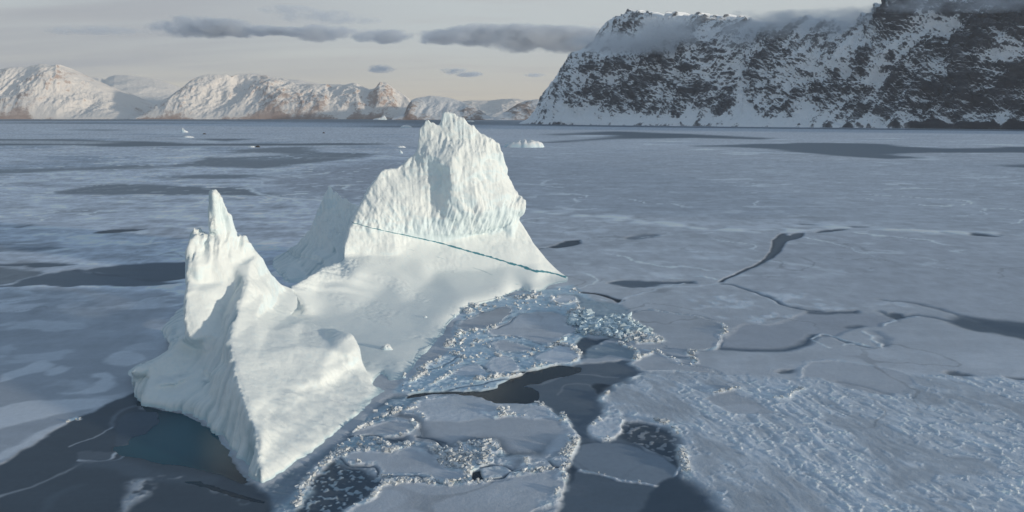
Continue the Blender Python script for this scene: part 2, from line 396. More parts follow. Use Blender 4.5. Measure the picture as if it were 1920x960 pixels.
# ---- rear pinnacle in the shade
D = Patch()
D.ring([g3(498,490), (514,483,285),(530,476,285),(543,466,284.5),(556,460,284),(568,446,283.5),(577,437,283),(585,420,283),(592,405,283.2),(600,388,283.8),(606,375,284.4),(611,362,284.8),(616,346,285),(621,358,285.2),(625,364,285.4),(629,358,286),(636,368,286.4),(641,374,287),(648,374,287.5),(655,379,288),(668,388,289)], 'a')
D.ring([(700,395,291),(710,470,282), g3(660,500,4), g3(620,525,3), g3(580,545,2), g3(545,550,0)], 'h')
D.ring([g3(525,535), g3(512,517)], 'o')
for k, v in dict(d1=(612,432,274),d2=(645,435,276),d3=(585,460,272.5),d4=(600,485,261),d5=(560,492,265),d6=(635,475,262.5),d7=(618,400,281),d8=(540,500,262),d9=(640,400,283),d10=(575,515,254)).items(): D.pt(k, v)
D.chain('a_12','d7','d1','d3')
# ---- low shelf behind the prow
S = Patch()
S.ring([g3(*p) for p in [(232,700,2),(262,680,2.5),(290,668,.5),(306,657,0),(304,640,0),(292,615,0),(300,600,0),(318,580,0),(345,553,0),(380,545,2),(420,600,6),(400,680,6),(330,720,4),(270,725,3)]], 's')
for i,p in enumerate([(285,686,4.4),(330,640,5),(322,615,3.2),(345,590,3.6),(370,620,5)]): S.pt('i%d'%i, g3(*p))
parts = [A.build(1.1, 16, 1.5), B.build(1.2, 24, 2.2), D.build(1.3, 18, 2.0), S.build(0.8, 3)]
V = []; F = []; o_ = 0
for v_, f_ in parts: V.append(v_); F.append(f_ + o_); o_ += len(v_)
V = np.vstack(V); F = np.vstack(F)
# the vein's plane, laid through three points of the main peak's face
va = P(665,418,237.8).ravel(); vb = P(840,459,246.6).ravel(); vc = P(1062,519,250.6).ravel()
VA = tuple(va)
_n = np.cross(vc - va, np.array([0.05, 1.0, -0.02])); VN = tuple(_n / np.linalg.norm(_n))
M_BERG = berg_material()
tmp = mesh_obj('iceberg_tin', V, F, None, smooth=False)
mod = tmp.modifiers.new('r', 'REMESH'); mod.mode = 'VOXEL'; mod.voxel_size = BVOX; mod.adaptivity = 0
mod2 = tmp.modifiers.new('s', 'SMOOTH'); mod2.iterations = 2; mod2.factor = 0.5
dg = bpy.context.evaluated_depsgraph_get()
me = bpy.data.meshes.new_from_object(tmp.evaluated_get(dg))
bpy.data.objects.remove(tmp, do_unlink=True)
n = len(me.vertices); co = np.empty(n*3, np.float32); me.vertices.foreach_get('co', co); co = co.reshape(-1, 3).astype(np.float64)
no = np.empty(n*3, np.float32); me.vertex_normals.foreach_get('vector', no); no = no.reshape(-1, 3).astype(np.float64)
nf = len(me.polygons); lp = np.empty(nf*4, np.int32); me.loops.foreach_get('vertex_index', lp)
fc = lp.reshape(-1, 4)
print('berg verts', n)

# masked smoothing: the drifted snow of the bowl is smooth, the walls keep their edges
ne = len(me.edges); ed = np.empty(ne*2, np.int32); me.edges.foreach_get('vertices', ed); ed = ed.reshape(-1, 2)
deg = np.bincount(ed.ravel(), minlength=n).astype(float)
def smooth(co, w, it):
    for _ in range(it):
        s_ = np.empty_like(co)
        for k in range(co.shape[1]):
            s_[:, k] = np.bincount(ed[:, 0], co[ed[:, 1], k], n) + np.bincount(ed[:, 1], co[ed[:, 0], k], n)
        co = co + (s_ / deg[:, None] - co) * w[:, None]
    return co
x, y, z = co.T
infin = sstep(-0.5, 0.5, (y - 150) - (x + 33) * -1.0) # behind the fin wall
bowl = sstep(13, 7, z) * sstep(0.55, 0.75, no[:, 2]) * (z > 0.6) * infin * sstep(-68, -62, x)
apron = sstep(19, 15, z) * sstep(-45, -30, x) * sstep(222, 228, y) * sstep(251, 247, y) * (z > 0.6)
face = sstep(-62, -54, x) * sstep(170, 150, y) * sstep(0.3, 1.0, z) * sstep(0.4, 0.6, no[:, 0] + no[:, 2]) 
wsm = np.clip(0.07 + bowl + apron + 0.10 * face, 0, 1)
wsm = smooth(wsm[:, None], np.full(n, 0.8), 6)[:, 0]
co = smooth(co, 0.6 * np.clip(wsm, 0, 1), 70)
co = smooth(co, np.full(n, 0.5), 3)
def normals(co):
    a_, b_ = co[fc[:, 2]] - co[fc[:, 0]], co[fc[:, 3]] - co[fc[:, 1]]
    fn = np.cross(a_, b_); vn = np.zeros((n, 3))
    for k in range(3):
        for c_ in range(4): vn[:, k] += np.bincount(fc[:, c_], fn[:, k], n)
    return vn / (np.linalg.norm(vn, axis=1, keepdims=True) + 1e-9)
no = normals(co)
x, y, z = co.T; steep = sstep(0.75, 0.35, np.abs(no[:, 2]))
pin = sstep(9, 20, z) * sstep(186, 178, y) * sstep(-52, -58, x)
pin = pin * np.clip(0.25 + sstep(24, 27, z), 0, 1)
mainp = sstep(222, 236, y) * sstep(11, 18, z) * sstep(-64, -57, x)
rear = sstep(262, 272, y) * sstep(-46, -52, x) * sstep(4, 12, z)
soft = np.clip(bowl + apron, 0, 1)
rough = (1 - soft) * (0.4 + 0.6 * steep)
# the upper face of the main peak is rough; the left shaded wall of the fin is scraped diagonally
upper = mainp * sstep(17, 24, z)

alsh = 0.37 * x + 0.93 * y; acsh = 0.93 * x - 0.37 * y
facez = sstep(150, 146, y) * sstep(-62, -50, x)
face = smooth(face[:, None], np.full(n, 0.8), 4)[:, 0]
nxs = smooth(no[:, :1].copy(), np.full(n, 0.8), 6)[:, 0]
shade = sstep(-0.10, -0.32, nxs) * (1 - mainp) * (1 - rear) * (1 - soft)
d = fbm(x, y, z, 11, 3, 0.55, seed=3) * 0.60 * rough
# fracture facets: the difference of two warped cellular-like ridges gives planes with sharp creases
wqx = x + 1.6 * fbm(x, y, z, 8, 2, seed=83); wqy = y + 1.6 * fbm(x, y, z, 8, 2, seed=84); wqz = z + 1.6 * fbm(x, y, z, 8, 2, seed=85)
cr = np.abs(noise3(wqx / 5.0, wqy / 5.0, wqz / 7.0, 9)) 
modl = sstep(-0.25, 0.35, fbm(x, y, z, 18, 2, seed=90))
d += (cr - 0.2) * 1.35 * rough * (1 - 0.85 * face) * (1 - 0.75 * pin) * (1 - 0.55 * shade) * (0.35 + 0.65 * modl)
cr2 = np.abs(noise3(wqx / 2.1, wqy / 2.1, wqz / 3.2, 10))
d += (cr2 - 0.2) * 0.5 * rough * (1 - 0.8 * face) * (1 - 0.6 * pin) * (1 - 0.6 * shade) * (1 - 0.7 * sstep(0.45, 0.75, no[:, 2])) * (0.25 + 0.75 * modl)
# scraped, diagonal streaks on the shaded left wall
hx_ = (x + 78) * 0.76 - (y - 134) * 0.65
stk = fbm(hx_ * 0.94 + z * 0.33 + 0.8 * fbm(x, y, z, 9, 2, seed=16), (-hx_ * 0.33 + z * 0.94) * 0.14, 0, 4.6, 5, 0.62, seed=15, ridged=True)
d += stk * 0.75 * shade
d += -0.9 * sstep(0.9, 0.2, np.abs(z - 4.6 - 1.2 * fbm(x, y, 0, 14, 2, seed=18))) * shade * sstep(-62, -66, x)
# vertical flutes
fl = fbm(x + 0.10 * z, y * 0.14, z * 0.07, 2.3, 4, 0.6, seed=31, ridged=True)
d += fl * (1.15 * pin * sstep(25, 28, z) + 0.55 * rear + 0.30 * mainp * steep)
left_m = mainp * sstep(-34, -44, x)
d += fbm(x + 0.7 * z, y * 0.3, z * 0.2, 3.6, 4, 0.6, seed=33, ridged=True) * 0.30 * left_m
lipz = 17.5 + 9.0 * sstep(-8, 14, x) + 3.5 * sstep(-20, -50, x)
band = mainp * sstep(lipz + 12, lipz + 8, z) * sstep(lipz - 1.5, lipz + 0.5, z)
d += fbm(x - 0.35 * z, y * 0.25, z * 0.12, 2.6, 4, 0.6, seed=37, ridged=True) * 0.70 * band * (0.35 + 0.65 * sstep(-30, -18, x))
d += band * 0.35
below = mainp * sstep(lipz + 0.5, lipz - 1.5, z)
d *= (1 - 0.65 * below)
lip = sstep(5.6, 4.6, z) * sstep(0.0, 0.8, z) * sstep(-62, -50, x) * sstep(150, 146, y) * sstep(-0.2, 0.2, no[:, 0])
alsh = 0.37 * x + 0.93 * y; acsh = 0.93 * x - 0.37 * y
lipw = sstep(6.2, 4.8, z + 0.5 * fbm(x, y, 0, 12, 2, seed=78)) * sstep(0.0, 0.6, z) * sstep(-62, -50, x) * sstep(150, 146, y) * sstep(0.15, 0.4, nxs)
d += fbm(alsh + 0.8 * noise3(x / 5, y / 5, z / 5, 79), acsh * 0.16, z * 0.1, 2.6, 3, 0.6, seed=77, ridged=True) * 0.42 * lipw + 0.35 * lipw * sstep(2.2, 4.0, z)
facez = sstep(150, 146, y) * sstep(-62, -50, x)
d += facez * 0.0 * np.sin((z + 0.04 * (y - 120) + 0.7 * fbm(x, y, z, 16, 2, seed=5)) * 2.2) * sstep(4.2, 5.2, z) * sstep(10.5, 8.5, z)
d += fbm(x, y, z, 1.5, 2, 0.6, seed=41) * 0.10 * rough
d += facez * (1 - shade) * (0.16 * fbm(alsh, acsh * 0.4, z * 0.4, 3.2, 4, 0.65, seed=43) + 0.20 * (np.abs(noise3(x / 4.2, y / 4.2, z / 4.2, 44)) - 0.2))
d += soft * (fbm(x, y, 0, 9, 3, 0.45, seed=51) * 0.10 + sstep(0.10, 0.35, fbm(x, y, 0, 16, 2, seed=53)) * fbm(x, y, 0, 1.8, 2, seed=54) * 0.10)
# old shorelines: low concentric steps at the bowl's inner corner
rc = np.hypot((x + 46) / 1.0, (y - 178) / 1.25)
d += soft * 0.22 * np.sin(rc * 1.5 + 1.2 * fbm(x, y, 0, 12, 2, seed=57)) * sstep(22, 27, rc) * sstep(36, 30, rc) * sstep(-40, -52, x)
soft_attr = soft + 0.35 * below + 0.22 * facez * (1 - shade)
deepg = mainp * np.exp(-((x + 28.5) / 3.2) ** 2) * sstep(26, 30, z) * sstep(46, 42, z)
nos = smooth(no.copy(), np.full(n, 0.8), 5); nl = np.linalg.norm(nos, axis=1)
d *= 0.15 + 0.85 * sstep(0.80, 0.97, nl)
no = nos / (nl[:, None] + 1e-9)
co2 = co + no * d[:, None]
up = (pin * sstep(27, 34, z) * 0.8 + mainp * sstep(36, 52, z) * 0.7 + rear * 0.8) * fbm(x, y * 0.5, 0, 2.4, 3, 0.55, seed=63, ridged=True) * sstep(0.1, 0.5, no[:, 2] + 0.2)
co2[:, 2] += up
# crumbly rim of the bowl
rimz = sstep(-70, -66, x) * sstep(-50, -54, x) * sstep(195, 200, y) * sstep(232, 228, y) * sstep(8, 9, z) * sstep(0.5, 0.9, no[:, 2])
co2[:, 2] += rimz * fbm(x, y, 0, 1.5, 3, 0.6, seed=71) * 0.3
me.vertices.foreach_set('co', co2.astype(np.float32).ravel()); me.update()
me.polygons.foreach_set('use_smooth', np.full(nf, True))
_b = me.attributes.new('bare_ice_shade', 'FLOAT', 'POINT'); _b.data.foreach_set('value', (np.clip(0.50 - 1.0 * stk, 0, 1) * shade).astype(np.float32))  # ice streaks and painted shade, only on the wall turned from the sun
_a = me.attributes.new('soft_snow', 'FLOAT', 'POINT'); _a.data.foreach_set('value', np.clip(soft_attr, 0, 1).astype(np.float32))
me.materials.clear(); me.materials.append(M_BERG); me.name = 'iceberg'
berg = bpy.data.objects.new('iceberg', me); C.objects.link(berg)
tag(berg, 'huge white twin-peaked iceberg with a thin blue band, frozen into the sea ice', 'iceberg')
# ---------------------------------------------------------------- SEA AND SEA ICE
colpx = np.concatenate([np.arange(-2600, -60, 22.0), np.arange(-60, 1980, 1.7), np.arange(1980, 4400, 22.0)])
rowpy = np.concatenate([[219.2, 220, 220.9], np.arange(221.6, 234, 0.55), np.arange(234, 300, 0.85), np.arange(300, 985, 1.15), np.arange(985, 1700, 14.0)])
PX, PY = np.meshgrid(colpx, rowpy)
g = G(PX.ravel(), PY.ravel()); gx, gy = g[:, 0], g[:, 1]
nr, nc = PX.shape
Dist = np.maximum(gy, 60.0)
dyw = np.abs(np.gradient(g[:, 1].reshape(nr, nc), axis=0)).ravel()       # mesh spacing in depth
mw = dyw * 2.2
scr = Dist / FPX                                                          # metres per pixel
def col(v, tint=(1.0, 1.04, 1.10)): return np.array([v * t for t in tint])
wx = fbm(gx, gy, 0, 26, 4, 0.55, seed=101); wy = fbm(gx, gy, 0, 26, 4, 0.55, seed=102)
wx2 = fbm(gx, gy, 0, 4, 3, 0.6, seed=103, minwl=mw); wy2 = fbm(gx, gy, 0, 4, 3, 0.6, seed=104, minwl=mw)
fx1 = fbm(gx, gy, 0, 220, 5, 0.6, seed=105, minwl=mw); fy1 = fbm(gx, gy, 0, 220, 5, 0.6, seed=106, minwl=mw)
WX = gx + (wx * 3.0 + wx2 * 1.3) * np.clip(scr / 0.18, 0.25, 2.0) + fx1 * np.clip((Dist - 260) * 0.05, 0, 200)
WY = gy + (wy * 3.0 + wy2 * 1.3) * np.clip(scr / 0.18, 0.25, 2.0) + fy1 * np.clip((Dist - 260) * 0.07, 0, 300)

# attributes
colr = np.zeros((len(gx), 3)); rub = np.zeros(len(gx)); thick = np.full(len(gx), 0.30); glos = np.zeros(len(gx))
n1 = fbm(gx, gy, 0, 420, 5, 0.6, seed=110, minwl=mw)
n2 = fbm(gx * 0.4 + gy * 0.1, gy, 0, 60, 5, 0.6, seed=111, minwl=mw)
n3 = fbm(gx, gy, 0, 14, 4, 0.6, seed=112, minwl=mw)
base = 0.45 + 0.05 * n1 + 0.04 * n2 + 0.03 * n3 + 0.05 * sstep(0.1, 0.5, fbm(gx, gy, 0, 45, 6, 0.7, seed=113, minwl=mw * 0.5))
colr[:] = base[:, None] * np.array([1.0, 1.035, 1.09])

def seg_dist(pts, closed, x, y):
    d = np.full(x.shape, 1e9); n = len(pts)
    for i in range(n if closed else n - 1):
        ax, ay = pts[i]; bx, by = pts[(i + 1) % n]
        vx, vy = bx - ax, by - ay; l2 = vx*vx + vy*vy + 1e-12
        t = np.clip(((x - ax) * vx + (y - ay) * vy) / l2, 0, 1)
        d = np.minimum(d, np.hypot(x - ax - t * vx, y - ay - t * vy))
    return d
def spline(p, closed, sub=5):
    p = np.asarray(p, float); n = len(p); out = []
    rng_ = range(n) if closed else range(n - 1)
    for i in rng_:
        p0 = p[(i - 1) % n] if closed or i > 0 else p[0]; p1 = p[i]; p2 = p[(i + 1) % n]
        p3 = p[(i + 2) % n] if closed or i + 2 < n else p[-1]
        for k in range(sub):
            t = k / sub
            out.append(0.5 * ((2*p1) + (-p0+p2)*t + (2*p0-5*p1+4*p2-p3)*t*t + (-p0+3*p1-3*p2+p3)*t**3))
    if not closed: out.append(p[-1])
    return np.array(out)
def world(pts, smooth_=True, closed=True):
    w = G([p[0] for p in pts], [p[1] for p in pts])[:, :2]
    return w
def region(pts, warp=1.0, soft=0.5, curve=True):
    """mask (0..1) and signed distance of a region traced on the ice; soft in metres (at 150 m, grows with distance)"""
    p = np.asarray(pts, float)
    if curve: p = spline(p, True, 4)
    w = G(p[:, 0], p[:, 1])[:, :2]
    m = 12 + 0.25 * np.ptp(w[:, 0]) * 0.2 + np.max(w[:, 1]) * 0.08
    sel = np.where((gx > w[:, 0].min() - m) & (gx < w[:, 0].max() + m) & (gy > w[:, 1].min() - m * 2) & (gy < w[:, 1].max() + m * 2))[0]
    X = gx[sel] + (WX[sel] - gx[sel]) * warp; Y = gy[sel] + (WY[sel] - gy[sel]) * warp
    d = seg_dist(w, True, X, Y); ins = inside(w, X, Y); sd = np.where(ins, -d, d)
    s = soft * np.maximum(1.0, Dist[sel] / 400.0) + 0.35 * dyw[sel]
    return sel, sstep(s, -s, sd), sd
def line(pts, width, warp=1.0, soft=0.4, curve=True):
    p = np.asarray(pts, float)
    if curve: p = spline(p, False, 4)
    w = G(p[:, 0], p[:, 1])[:, :2]; m = 15 + width * 3 + np.max(w[:, 1]) * 0.05
    sel = np.where((gx > w[:, 0].min() - m) & (gx < w[:, 0].max() + m) & (gy > w[:, 1].min() - m) & (gy < w[:, 1].max() + m))[0]
    X = gx[sel] + (WX[sel] - gx[sel]) * warp; Y = gy[sel] + (WY[sel] - gy[sel]) * warp
    d = seg_dist(w, False, X, Y)
    s = soft + 0.3 * dyw[sel]
    return sel, sstep(width / 2 + s, width / 2 - s, d), d
def paint(mask, c, t=None, r=None, g_=None):
    sel, m, _ = mask
    if c is not None:
        c = np.asarray(c); colr[sel] += (c - colr[sel]) * m[:, None]
    if t is not None: thick[sel] += (t - thick[sel]) * m
    if r is not None: rub[sel] += (r - rub[sel]) * m
    if g_ is not None: glos[sel] += (g_ - glos[sel]) * m
def stroke(pts, width, c, t=None, r=None, g_=None, soft=0.4, warp=1.0, op=1.0, patchy=0):
    sel, m, d = line(pts, width, warp, soft)
    m = m * op
    if patchy: m = m * sstep(-0.25, 0.25, n3[sel] + wx2[sel] * patchy)
    paint((sel, m, d), c, t, r, g_)
def area(pts, c, t=None, r=None, g_=None, soft=0.4, warp=1.0, op=1.0, patchy=0, curve=True):
    sel, m, d = region(pts, warp, soft, curve); m = m * op
    if patchy: m = m * sstep(-0.2, 0.3, n3[sel] * 1.2 + wx2[sel] * patchy)
    paint((sel, m, d), c, t, r, g_); return sel, m, d
WATER = np.array([0.012, 0.022, 0.034]); NIL1 = np.array([0.075, 0.105, 0.14]); NIL2 = np.array([0.115, 0.145, 0.178]); NIL3 = np.array([0.19, 0.22, 0.255])
GREY = np.array([0.28, 0.30, 0.325]); PAN = np.array([0.42, 0.435, 0.46]); SNOW = np.array([0.55, 0.575, 0.61]); BRIGHT = np.array([0.74, 0.77, 0.79]); BLUE = np.array([0.44, 0.525, 0.585])

# --- the left field between 40 and 600 m
lf = sstep(1.0, 0.0, (gx + 0.10 * gy + 10) / 60.0) * sstep(150, 200, gy) * sstep(1500, 900, gy)
streak = fbm(gx * 0.75 + gy * 0.05, gy, 0, 22, 6, 0.72, seed=140, minwl=mw * 0.4)
streak2 = fbm(gx * 0.30 + gy * 0.05, gy, 0, 55, 4, 0.6, seed=141, minwl=mw * 0.7)
rid = fbm(gx * 0.6 + gy * 0.03, gy, 0, 34, 5, 0.68, seed=142, ridged=True, minwl=mw * 0.4)
fleck = sstep(0.25, 0.6, fbm(gx, gy, 0, 9, 5, 0.75, seed=143, minwl=mw * 0.3)) * sstep(-0.1, 0.3, streak2)
tgt = np.clip(0.45 + 0.05 * sstep(300, 700, gy) + 0.22 * streak + 0.20 * streak2 + 0.18 * rid + 0.26 * fleck, 0.17, 0.82)
colr += (tgt[:, None] * np.array([0.97, 1.03, 1.12]) - colr) * (lf * 0.9)[:, None]
# --- far water under the mountains and the far leads
def far(pts, c, soft=6, op=1.0, warp=0.6): area(ZP(*pts), c, 0.03, 0, 1, soft=soft, op=op, warp=warp)
# streaky far pack
fs = fbm(gx * 0.7, gy, 0, 160, 5, 0.62, seed=120, minwl=mw * 0.6)
farw = sstep(420, 900, gy)
left = sstep(-0.02, -0.25, gx / Dist)
dk = farw * sstep(0.18, 0.42, fs + 0.10 * left) * (0.35 + 0.5 * left)
colr += (NIL3 * 1.5 - colr) * (0.75 * dk)[:, None]
br = farw * sstep(0.16, 0.42, fbm(gx, gy, 0, 110, 6, 0.65, seed=121, minwl=mw * 0.6)) * 0.7
colr += (BRIGHT * 0.9 - colr) * br[:, None]
# the wide field right of the berg, wind-roughened
sel, m, d = area(ZP((505,335),(700,302),(785,300),(960,297),(1200,318),(1520,372),(1480,408),(1100,402),(980,396),(600,378)), (0.36, 0.385, 0.42), soft=16, op=0.85)
rub[sel] = np.maximum(rub[sel], 0.12 * m)
sel, m, d = area(ZP((960,262),(1400,300),(1920,300),(2400,320),(2400,440),(1560,424),(1100,400),(985,395),(960,300)), (0.41, 0.435, 0.47), soft=14, op=0.5)
strk = fbm(gx * 0.6 + gy * 0.08, gy, 0, 22, 6, 0.72, seed=130, minwl=mw * 0.4)
fieldm = sstep(262, 300, gy) * sstep(1900, 900, gy)
colr *= (1 + fieldm * 0.26 * strk)[:, None]
far([(-400,221.5),(300,222.6),(700,223.2),(960,224.5),(1000,231.5),(930,234.5),(860,233.5),(800,236),(700,231.5),(600,229.5),(300,227),(0,227.5),(-400,227)], NIL1 * 1.3, soft=60)
far([(1000,232),(1120,235),(1400,238.5),(1920,244),(2500,250),(2500,252),(1920,245.8),(1400,240.6),(1100,237.2),(980,235.4)], NIL1 * 1.3, soft=8)
far([(0,229.5),(200,229.5),(480,231),(200,232),(0,231.5)], NIL2, soft=20, op=.8)
far([(700,236),(860,237),(860,239),(700,238.5)], NIL2, soft=20, op=.8)
far(Z8((690,110),(960,100),(1110,95),(1300,97),(1560,115),(1920,115),(2500,118),(2500,138),(1920,133),(1600,133),(1420,140),(1560,150),(1390,153),(1230,145),(1060,130),(920,117),(830,112)), NIL2 * 1.15, warp=1.1)
far(Z8((150,66),(260,58),(400,53),(700,65),(880,73),(950,83),(700,78),(500,80),(350,84),(180,94),(110,93),(240,84),(350,76),(260,70)), NIL2 * 1.05, soft=10, warp=1.1)
far(Z8((1810,181),(1920,176),(2200,176),(2200,188),(1920,187)), NIL2 * 1.2)
far(Z8((230,66),(330,66),(350,70),(260,74)), SNOW, soft=5)
far(Z9((300,430),(460,397),(640,377),(900,384),(1120,396),(1400,402),(1500,425),(1620,448),(1400,440),(1200,437),(700,432)), NIL3 * 0.95, warp=1.0)
far(Z9((830,285),(1100,252),(1190,225),(1250,212),(1350,178),(1750,170),(1850,195),(2100,205),(2050,225),(1920,240),(1700,262),(1550,288),(1200,284)), NIL3 * 0.95, warp=1.0)
far(Z9((1220,212),(1400,200),(1600,203),(1620,212),(1400,222),(1240,225)), SNOW * 0.9, soft=8)
far(Z9((1400,232),(1700,205),(1800,215),(1600,240)), NIL3 * 1.3, soft=12, op=.6)
far(Z9((-900,300),(0,296),(500,281),(850,268),(840,290),(400,302),(0,318),(-900,320)), NIL3, warp=0.4, soft=8)
far(Z9((-900,120),(0,123),(500,127),(680,134),(900,139),(1200,149),(1920,146),(2200,150),(1920,158),(1200,160),(650,164),(400,157),(0,160),(-900,158)), NIL2, warp=0.4)
far(Z9((-100,132),(500,134),(640,142),(500,150),(-100,146)), PAN, warp=0.3, soft=8, op=.7)
far(Z9((1160,120),(1400,121),(1300,133),(1190,130)), NIL2)
far(Z9((860,347),(1000,335),(1200,321),(1500,325),(1400,338),(1100,348)), NIL3)
far(Z9((340,70),(500,67),(700,73),(500,76)), NIL2, soft=12, op=.8)
far(Z9((1500,345),(1700,315),(1920,285),(2300,275),(2400,330),(2200,440),(1900,425),(1650,405)), (0.33,0.35,0.39), soft=12, op=0.8)
for a_ in [[(700,285),(1000,278),(1180,285)],[(0,325),(300,305),(700,296)],[(720,365),(950,345),(1200,350),(1480,352),(1700,318)],[(1200,213),(1150,245),(900,262)],[(1530,290),(1700,262),(1920,245),(2200,232)],[(1400,402),(1470,395),(1620,385)]]:
    stroke(Z9(*a_), 9, BRIGHT * 0.95, r=0.5, soft=5, op=.75, patchy=0.5)
stroke(Z9((1410,405),(1560,445),(1800,470),(2100,520)), 4, BRIGHT, r=0.8, soft=2, op=.9)
for cx, cy, w_, h_ in [(60,395,46,9),(230,440,40,7),(90,470,60,6),(330,405,30,6),(490,455,28,5),(560,330,30,5),(330,250,50,4),(120,245,60,4),(470,290,25,3),(30,340,50,4),(590,310,40,4),(610,372,26,4)]:
    area([(cx-w_,cy),(cx-w_*.3,cy-h_),(cx+w_,cy-h_*.4),(cx+w_*.5,cy+h_)], BRIGHT*0.9, r=0.5, soft=4, op=.6, patchy=0.9)

# --- the left foreground
area([(-500,560),(0,548),(120,540),(350,556),(318,580),(290,612),(240,696),(262,752),(0,868),(-500,1060)], (0.34,0.36,0.39), 0.08, 0, 0.5, soft=3, op=0.9)
sel, m, d = region([(-500,556),(350,556),(300,612),(262,700),(262,752),(0,868),(-500,1060)], 1, 3)
sw = fbm(gx[sel]*0.5 + gy[sel]*0.55 , gy[sel]*0.9 - gx[sel]*0.4, 0, 17, 4, 0.55, seed=150)
m2 = m * sstep(0.05, 0.32, sw) * 0.75
paint((sel, m2, d), (0.50, 0.52, 0.55), g_=0.2)
for q in [((0,240),(130,190),(230,160),(300,180),(260,210),(120,240),(0,275)), ((-200,420),(0,400),(120,372),(300,365),(600,360),(560,395),(440,425),(300,450),(100,500),(-200,560)), ((540,172),(620,110),(730,130),(722,170),(640,192)), ((320,325),(430,318),(520,262),(480,235),(560,225),(600,270),(560,320),(450,332)), ((60,625),(250,520),(340,500),(180,600),(0,690),(-200,740)),((250,215),(330,190),(370,205),(300,235))]:
    area(Z7(*q), (0.56,0.575,0.60), 0.12, 0, 0.1, soft=0.7, op=.92)
area(Z6((0,690),(320,675),(250,705),(200,738),(0,740),(-300,745),(-300,700)), (0.52,0.535,0.565), soft=0.8, op=.9)
area(Z6((430,655),(500,635),(545,660),(440,668)), (0.50,0.515,0.545), soft=0.8, op=.8)
area(Z6((440,692),(640,680),(600,705),(520,722),(460,718)), (0.50,0.515,0.545), soft=0.8, op=.8)
area(Z6((-600,560),(0,545),(140,500),(330,460),(440,440),(560,430),(700,450),(860,450),(980,490),(1200,520),(1345,530),(1000,552),(660,545),(500,552),(360,545),(220,552),(0,556)), NIL2*1.15, 0.04, 0, .8, soft=1.2)
area(Z6((640,430),(760,405),(900,388),(1000,382),(1250,372),(1500,380),(1600,480),(1400,490),(1150,522),(950,480),(800,455)), NIL2*1.05, 0.04, 0, .8, soft=1.2)
area(Z6((-600,410),(0,415),(100,425),(330,448),(140,500),(0,535),(-600,560)), (0.21,0.235,0.26), 0.06, 0, .5, soft=1.2)
area(Z6((-500,380),(0,385),(300,380),(560,385),(450,400),(200,412),(100,402),(-500,400)), NIL2, 0.04, 0, .8, soft=1.5)
area(Z6((0,265),(200,262),(440,265),(300,290),(100,300),(-300,300)), NIL3, 0.06, 0, .5, soft=3, op=.8)
stroke(Z6((520,430),(680,440),(760,465),(900,470),(1000,495),(1130,515),(1300,500)), 1.6, NIL1, 0.03, 0, 1, soft=1.0)
area(Z6((670,152),(760,138),(860,128),(1060,120),(980,132),(880,146),(740,158)), NIL1*0.8, 0.04, 0, 1, soft=0.8)
area(Z6((100,110),(180,98),(240,84),(240,92),(150,115)), NIL2, 0.03, 0, 1, soft=1.5, op=.8)
stroke(Z6((480,280),(600,262),(760,235),(940,205)), 2.2, BRIGHT, r=0.9, soft=1.5, patchy=0.6)
area(Z6((520,190),(680,160),(850,170),(1000,190),(900,215),(700,240),(560,240)), BRIGHT*0.85, r=0.6, soft=2, op=.6, patchy=1.2)
# --- dark thin ice and water in the lower left
LD = [(-600,1200),(-600,1160),(0,870),(60,838),(128,791),(177,772),(213,752),(262,732),(268,765),(300,771),(345,780),(385,803),(420,835),(447,870),(466,900),(488,915),(530,930),(560,962),(640,1100),(640,1400),(-600,1400)]
area(LD, NIL2*0.72, 0.02, 0, 1, soft=0.5, curve=False)
sel, m, d = region(LD, 1, 3, False)
sw = fbm(gx[sel]*0.7+gy[sel]*0.2, gy[sel], 0, 15, 5, 0.55, seed=160)
paint((sel, m * sstep(0.0, 0.4, sw) * 0.5, d), NIL2 * 0.8)
# open water against the berg's foot
area([(262,752),(300,768),(345,778),(385,800),(420,832),(447,868),(468,900),(440,892),(400,880),(330,870),(260,862),(222,850),(228,830),(250,815),(280,800),(300,785),(290,775)], WATER * 0, -0.5, 0, 1, soft=1.2)
area(Z7((610,500),(640,455),(700,430),(800,432),(850,435),(830,490),(770,555),(690,575),(682,605),(620,612),(600,560)), NIL2 * 0.9, 0.03, 0, .8, soft=0.3)
area(Z7((355,625),(470,580),(560,535),(580,580),(590,640),(605,665),(580,690),(500,697),(420,690),(400,650)), NIL2 * 0.78, 0.03, 0, .8, soft=0.3)
area(Z7((400,655),(500,645),(608,648),(585,690),(500,697),(420,690)), NIL3 * 0.8, 0.03, 0, .8, soft=0.3, op=.7)
stroke(Z7((410,690),(500,698),(580,690),(608,655)), 0.5, SNOW, r=.3, soft=.25, op=.8)
stroke(Z7((585,700),(640,685),(652,655),(625,645)), 0.4, NIL3*1.5, r=.1, soft=.25, op=.8)
stroke(Z7((575,520),(590,460),(650,420),(740,390)), 1.0, NIL3, soft=.5, op=.6)
stroke(Z7((355,620),(470,575),(575,520)), 0.4, SNOW*.8, soft=.25, op=.7)
stroke(Z7((0,870),(150,830),(300,770),(430,708),(480,705)), 0.6, SNOW*.8, r=.2, soft=.4, op=.6)
stroke(Z7((430,715),(560,708),(660,730),(760,765),(900,790),(1129,790)), 3.0, NIL2*0.95, soft=1.0, op=.8)
stroke(Z7((240,960),(290,880),(360,840),(430,820)), 1.4, NIL2*0.9, soft=.8, op=.7)
stroke(Z7((0,900),(200,830),(420,735)), 2.5, NIL2*0.7, soft=1.0, op=.6)
area(Z7((970,803),(1040,802),(1129,826),(1250,860),(1390,905),(1250,875),(1129,838),(1040,815)), WATER*0, -0.5, 0, 1, soft=.3)
area(Z7((680,800),(790,790),(790,860),(740,900),(660,960),(630,1000),(600,1000),(650,900),(680,850)), SNOW*.8, 0.06, 0.35, .3, soft=1.0, op=.75, patchy=1.2)
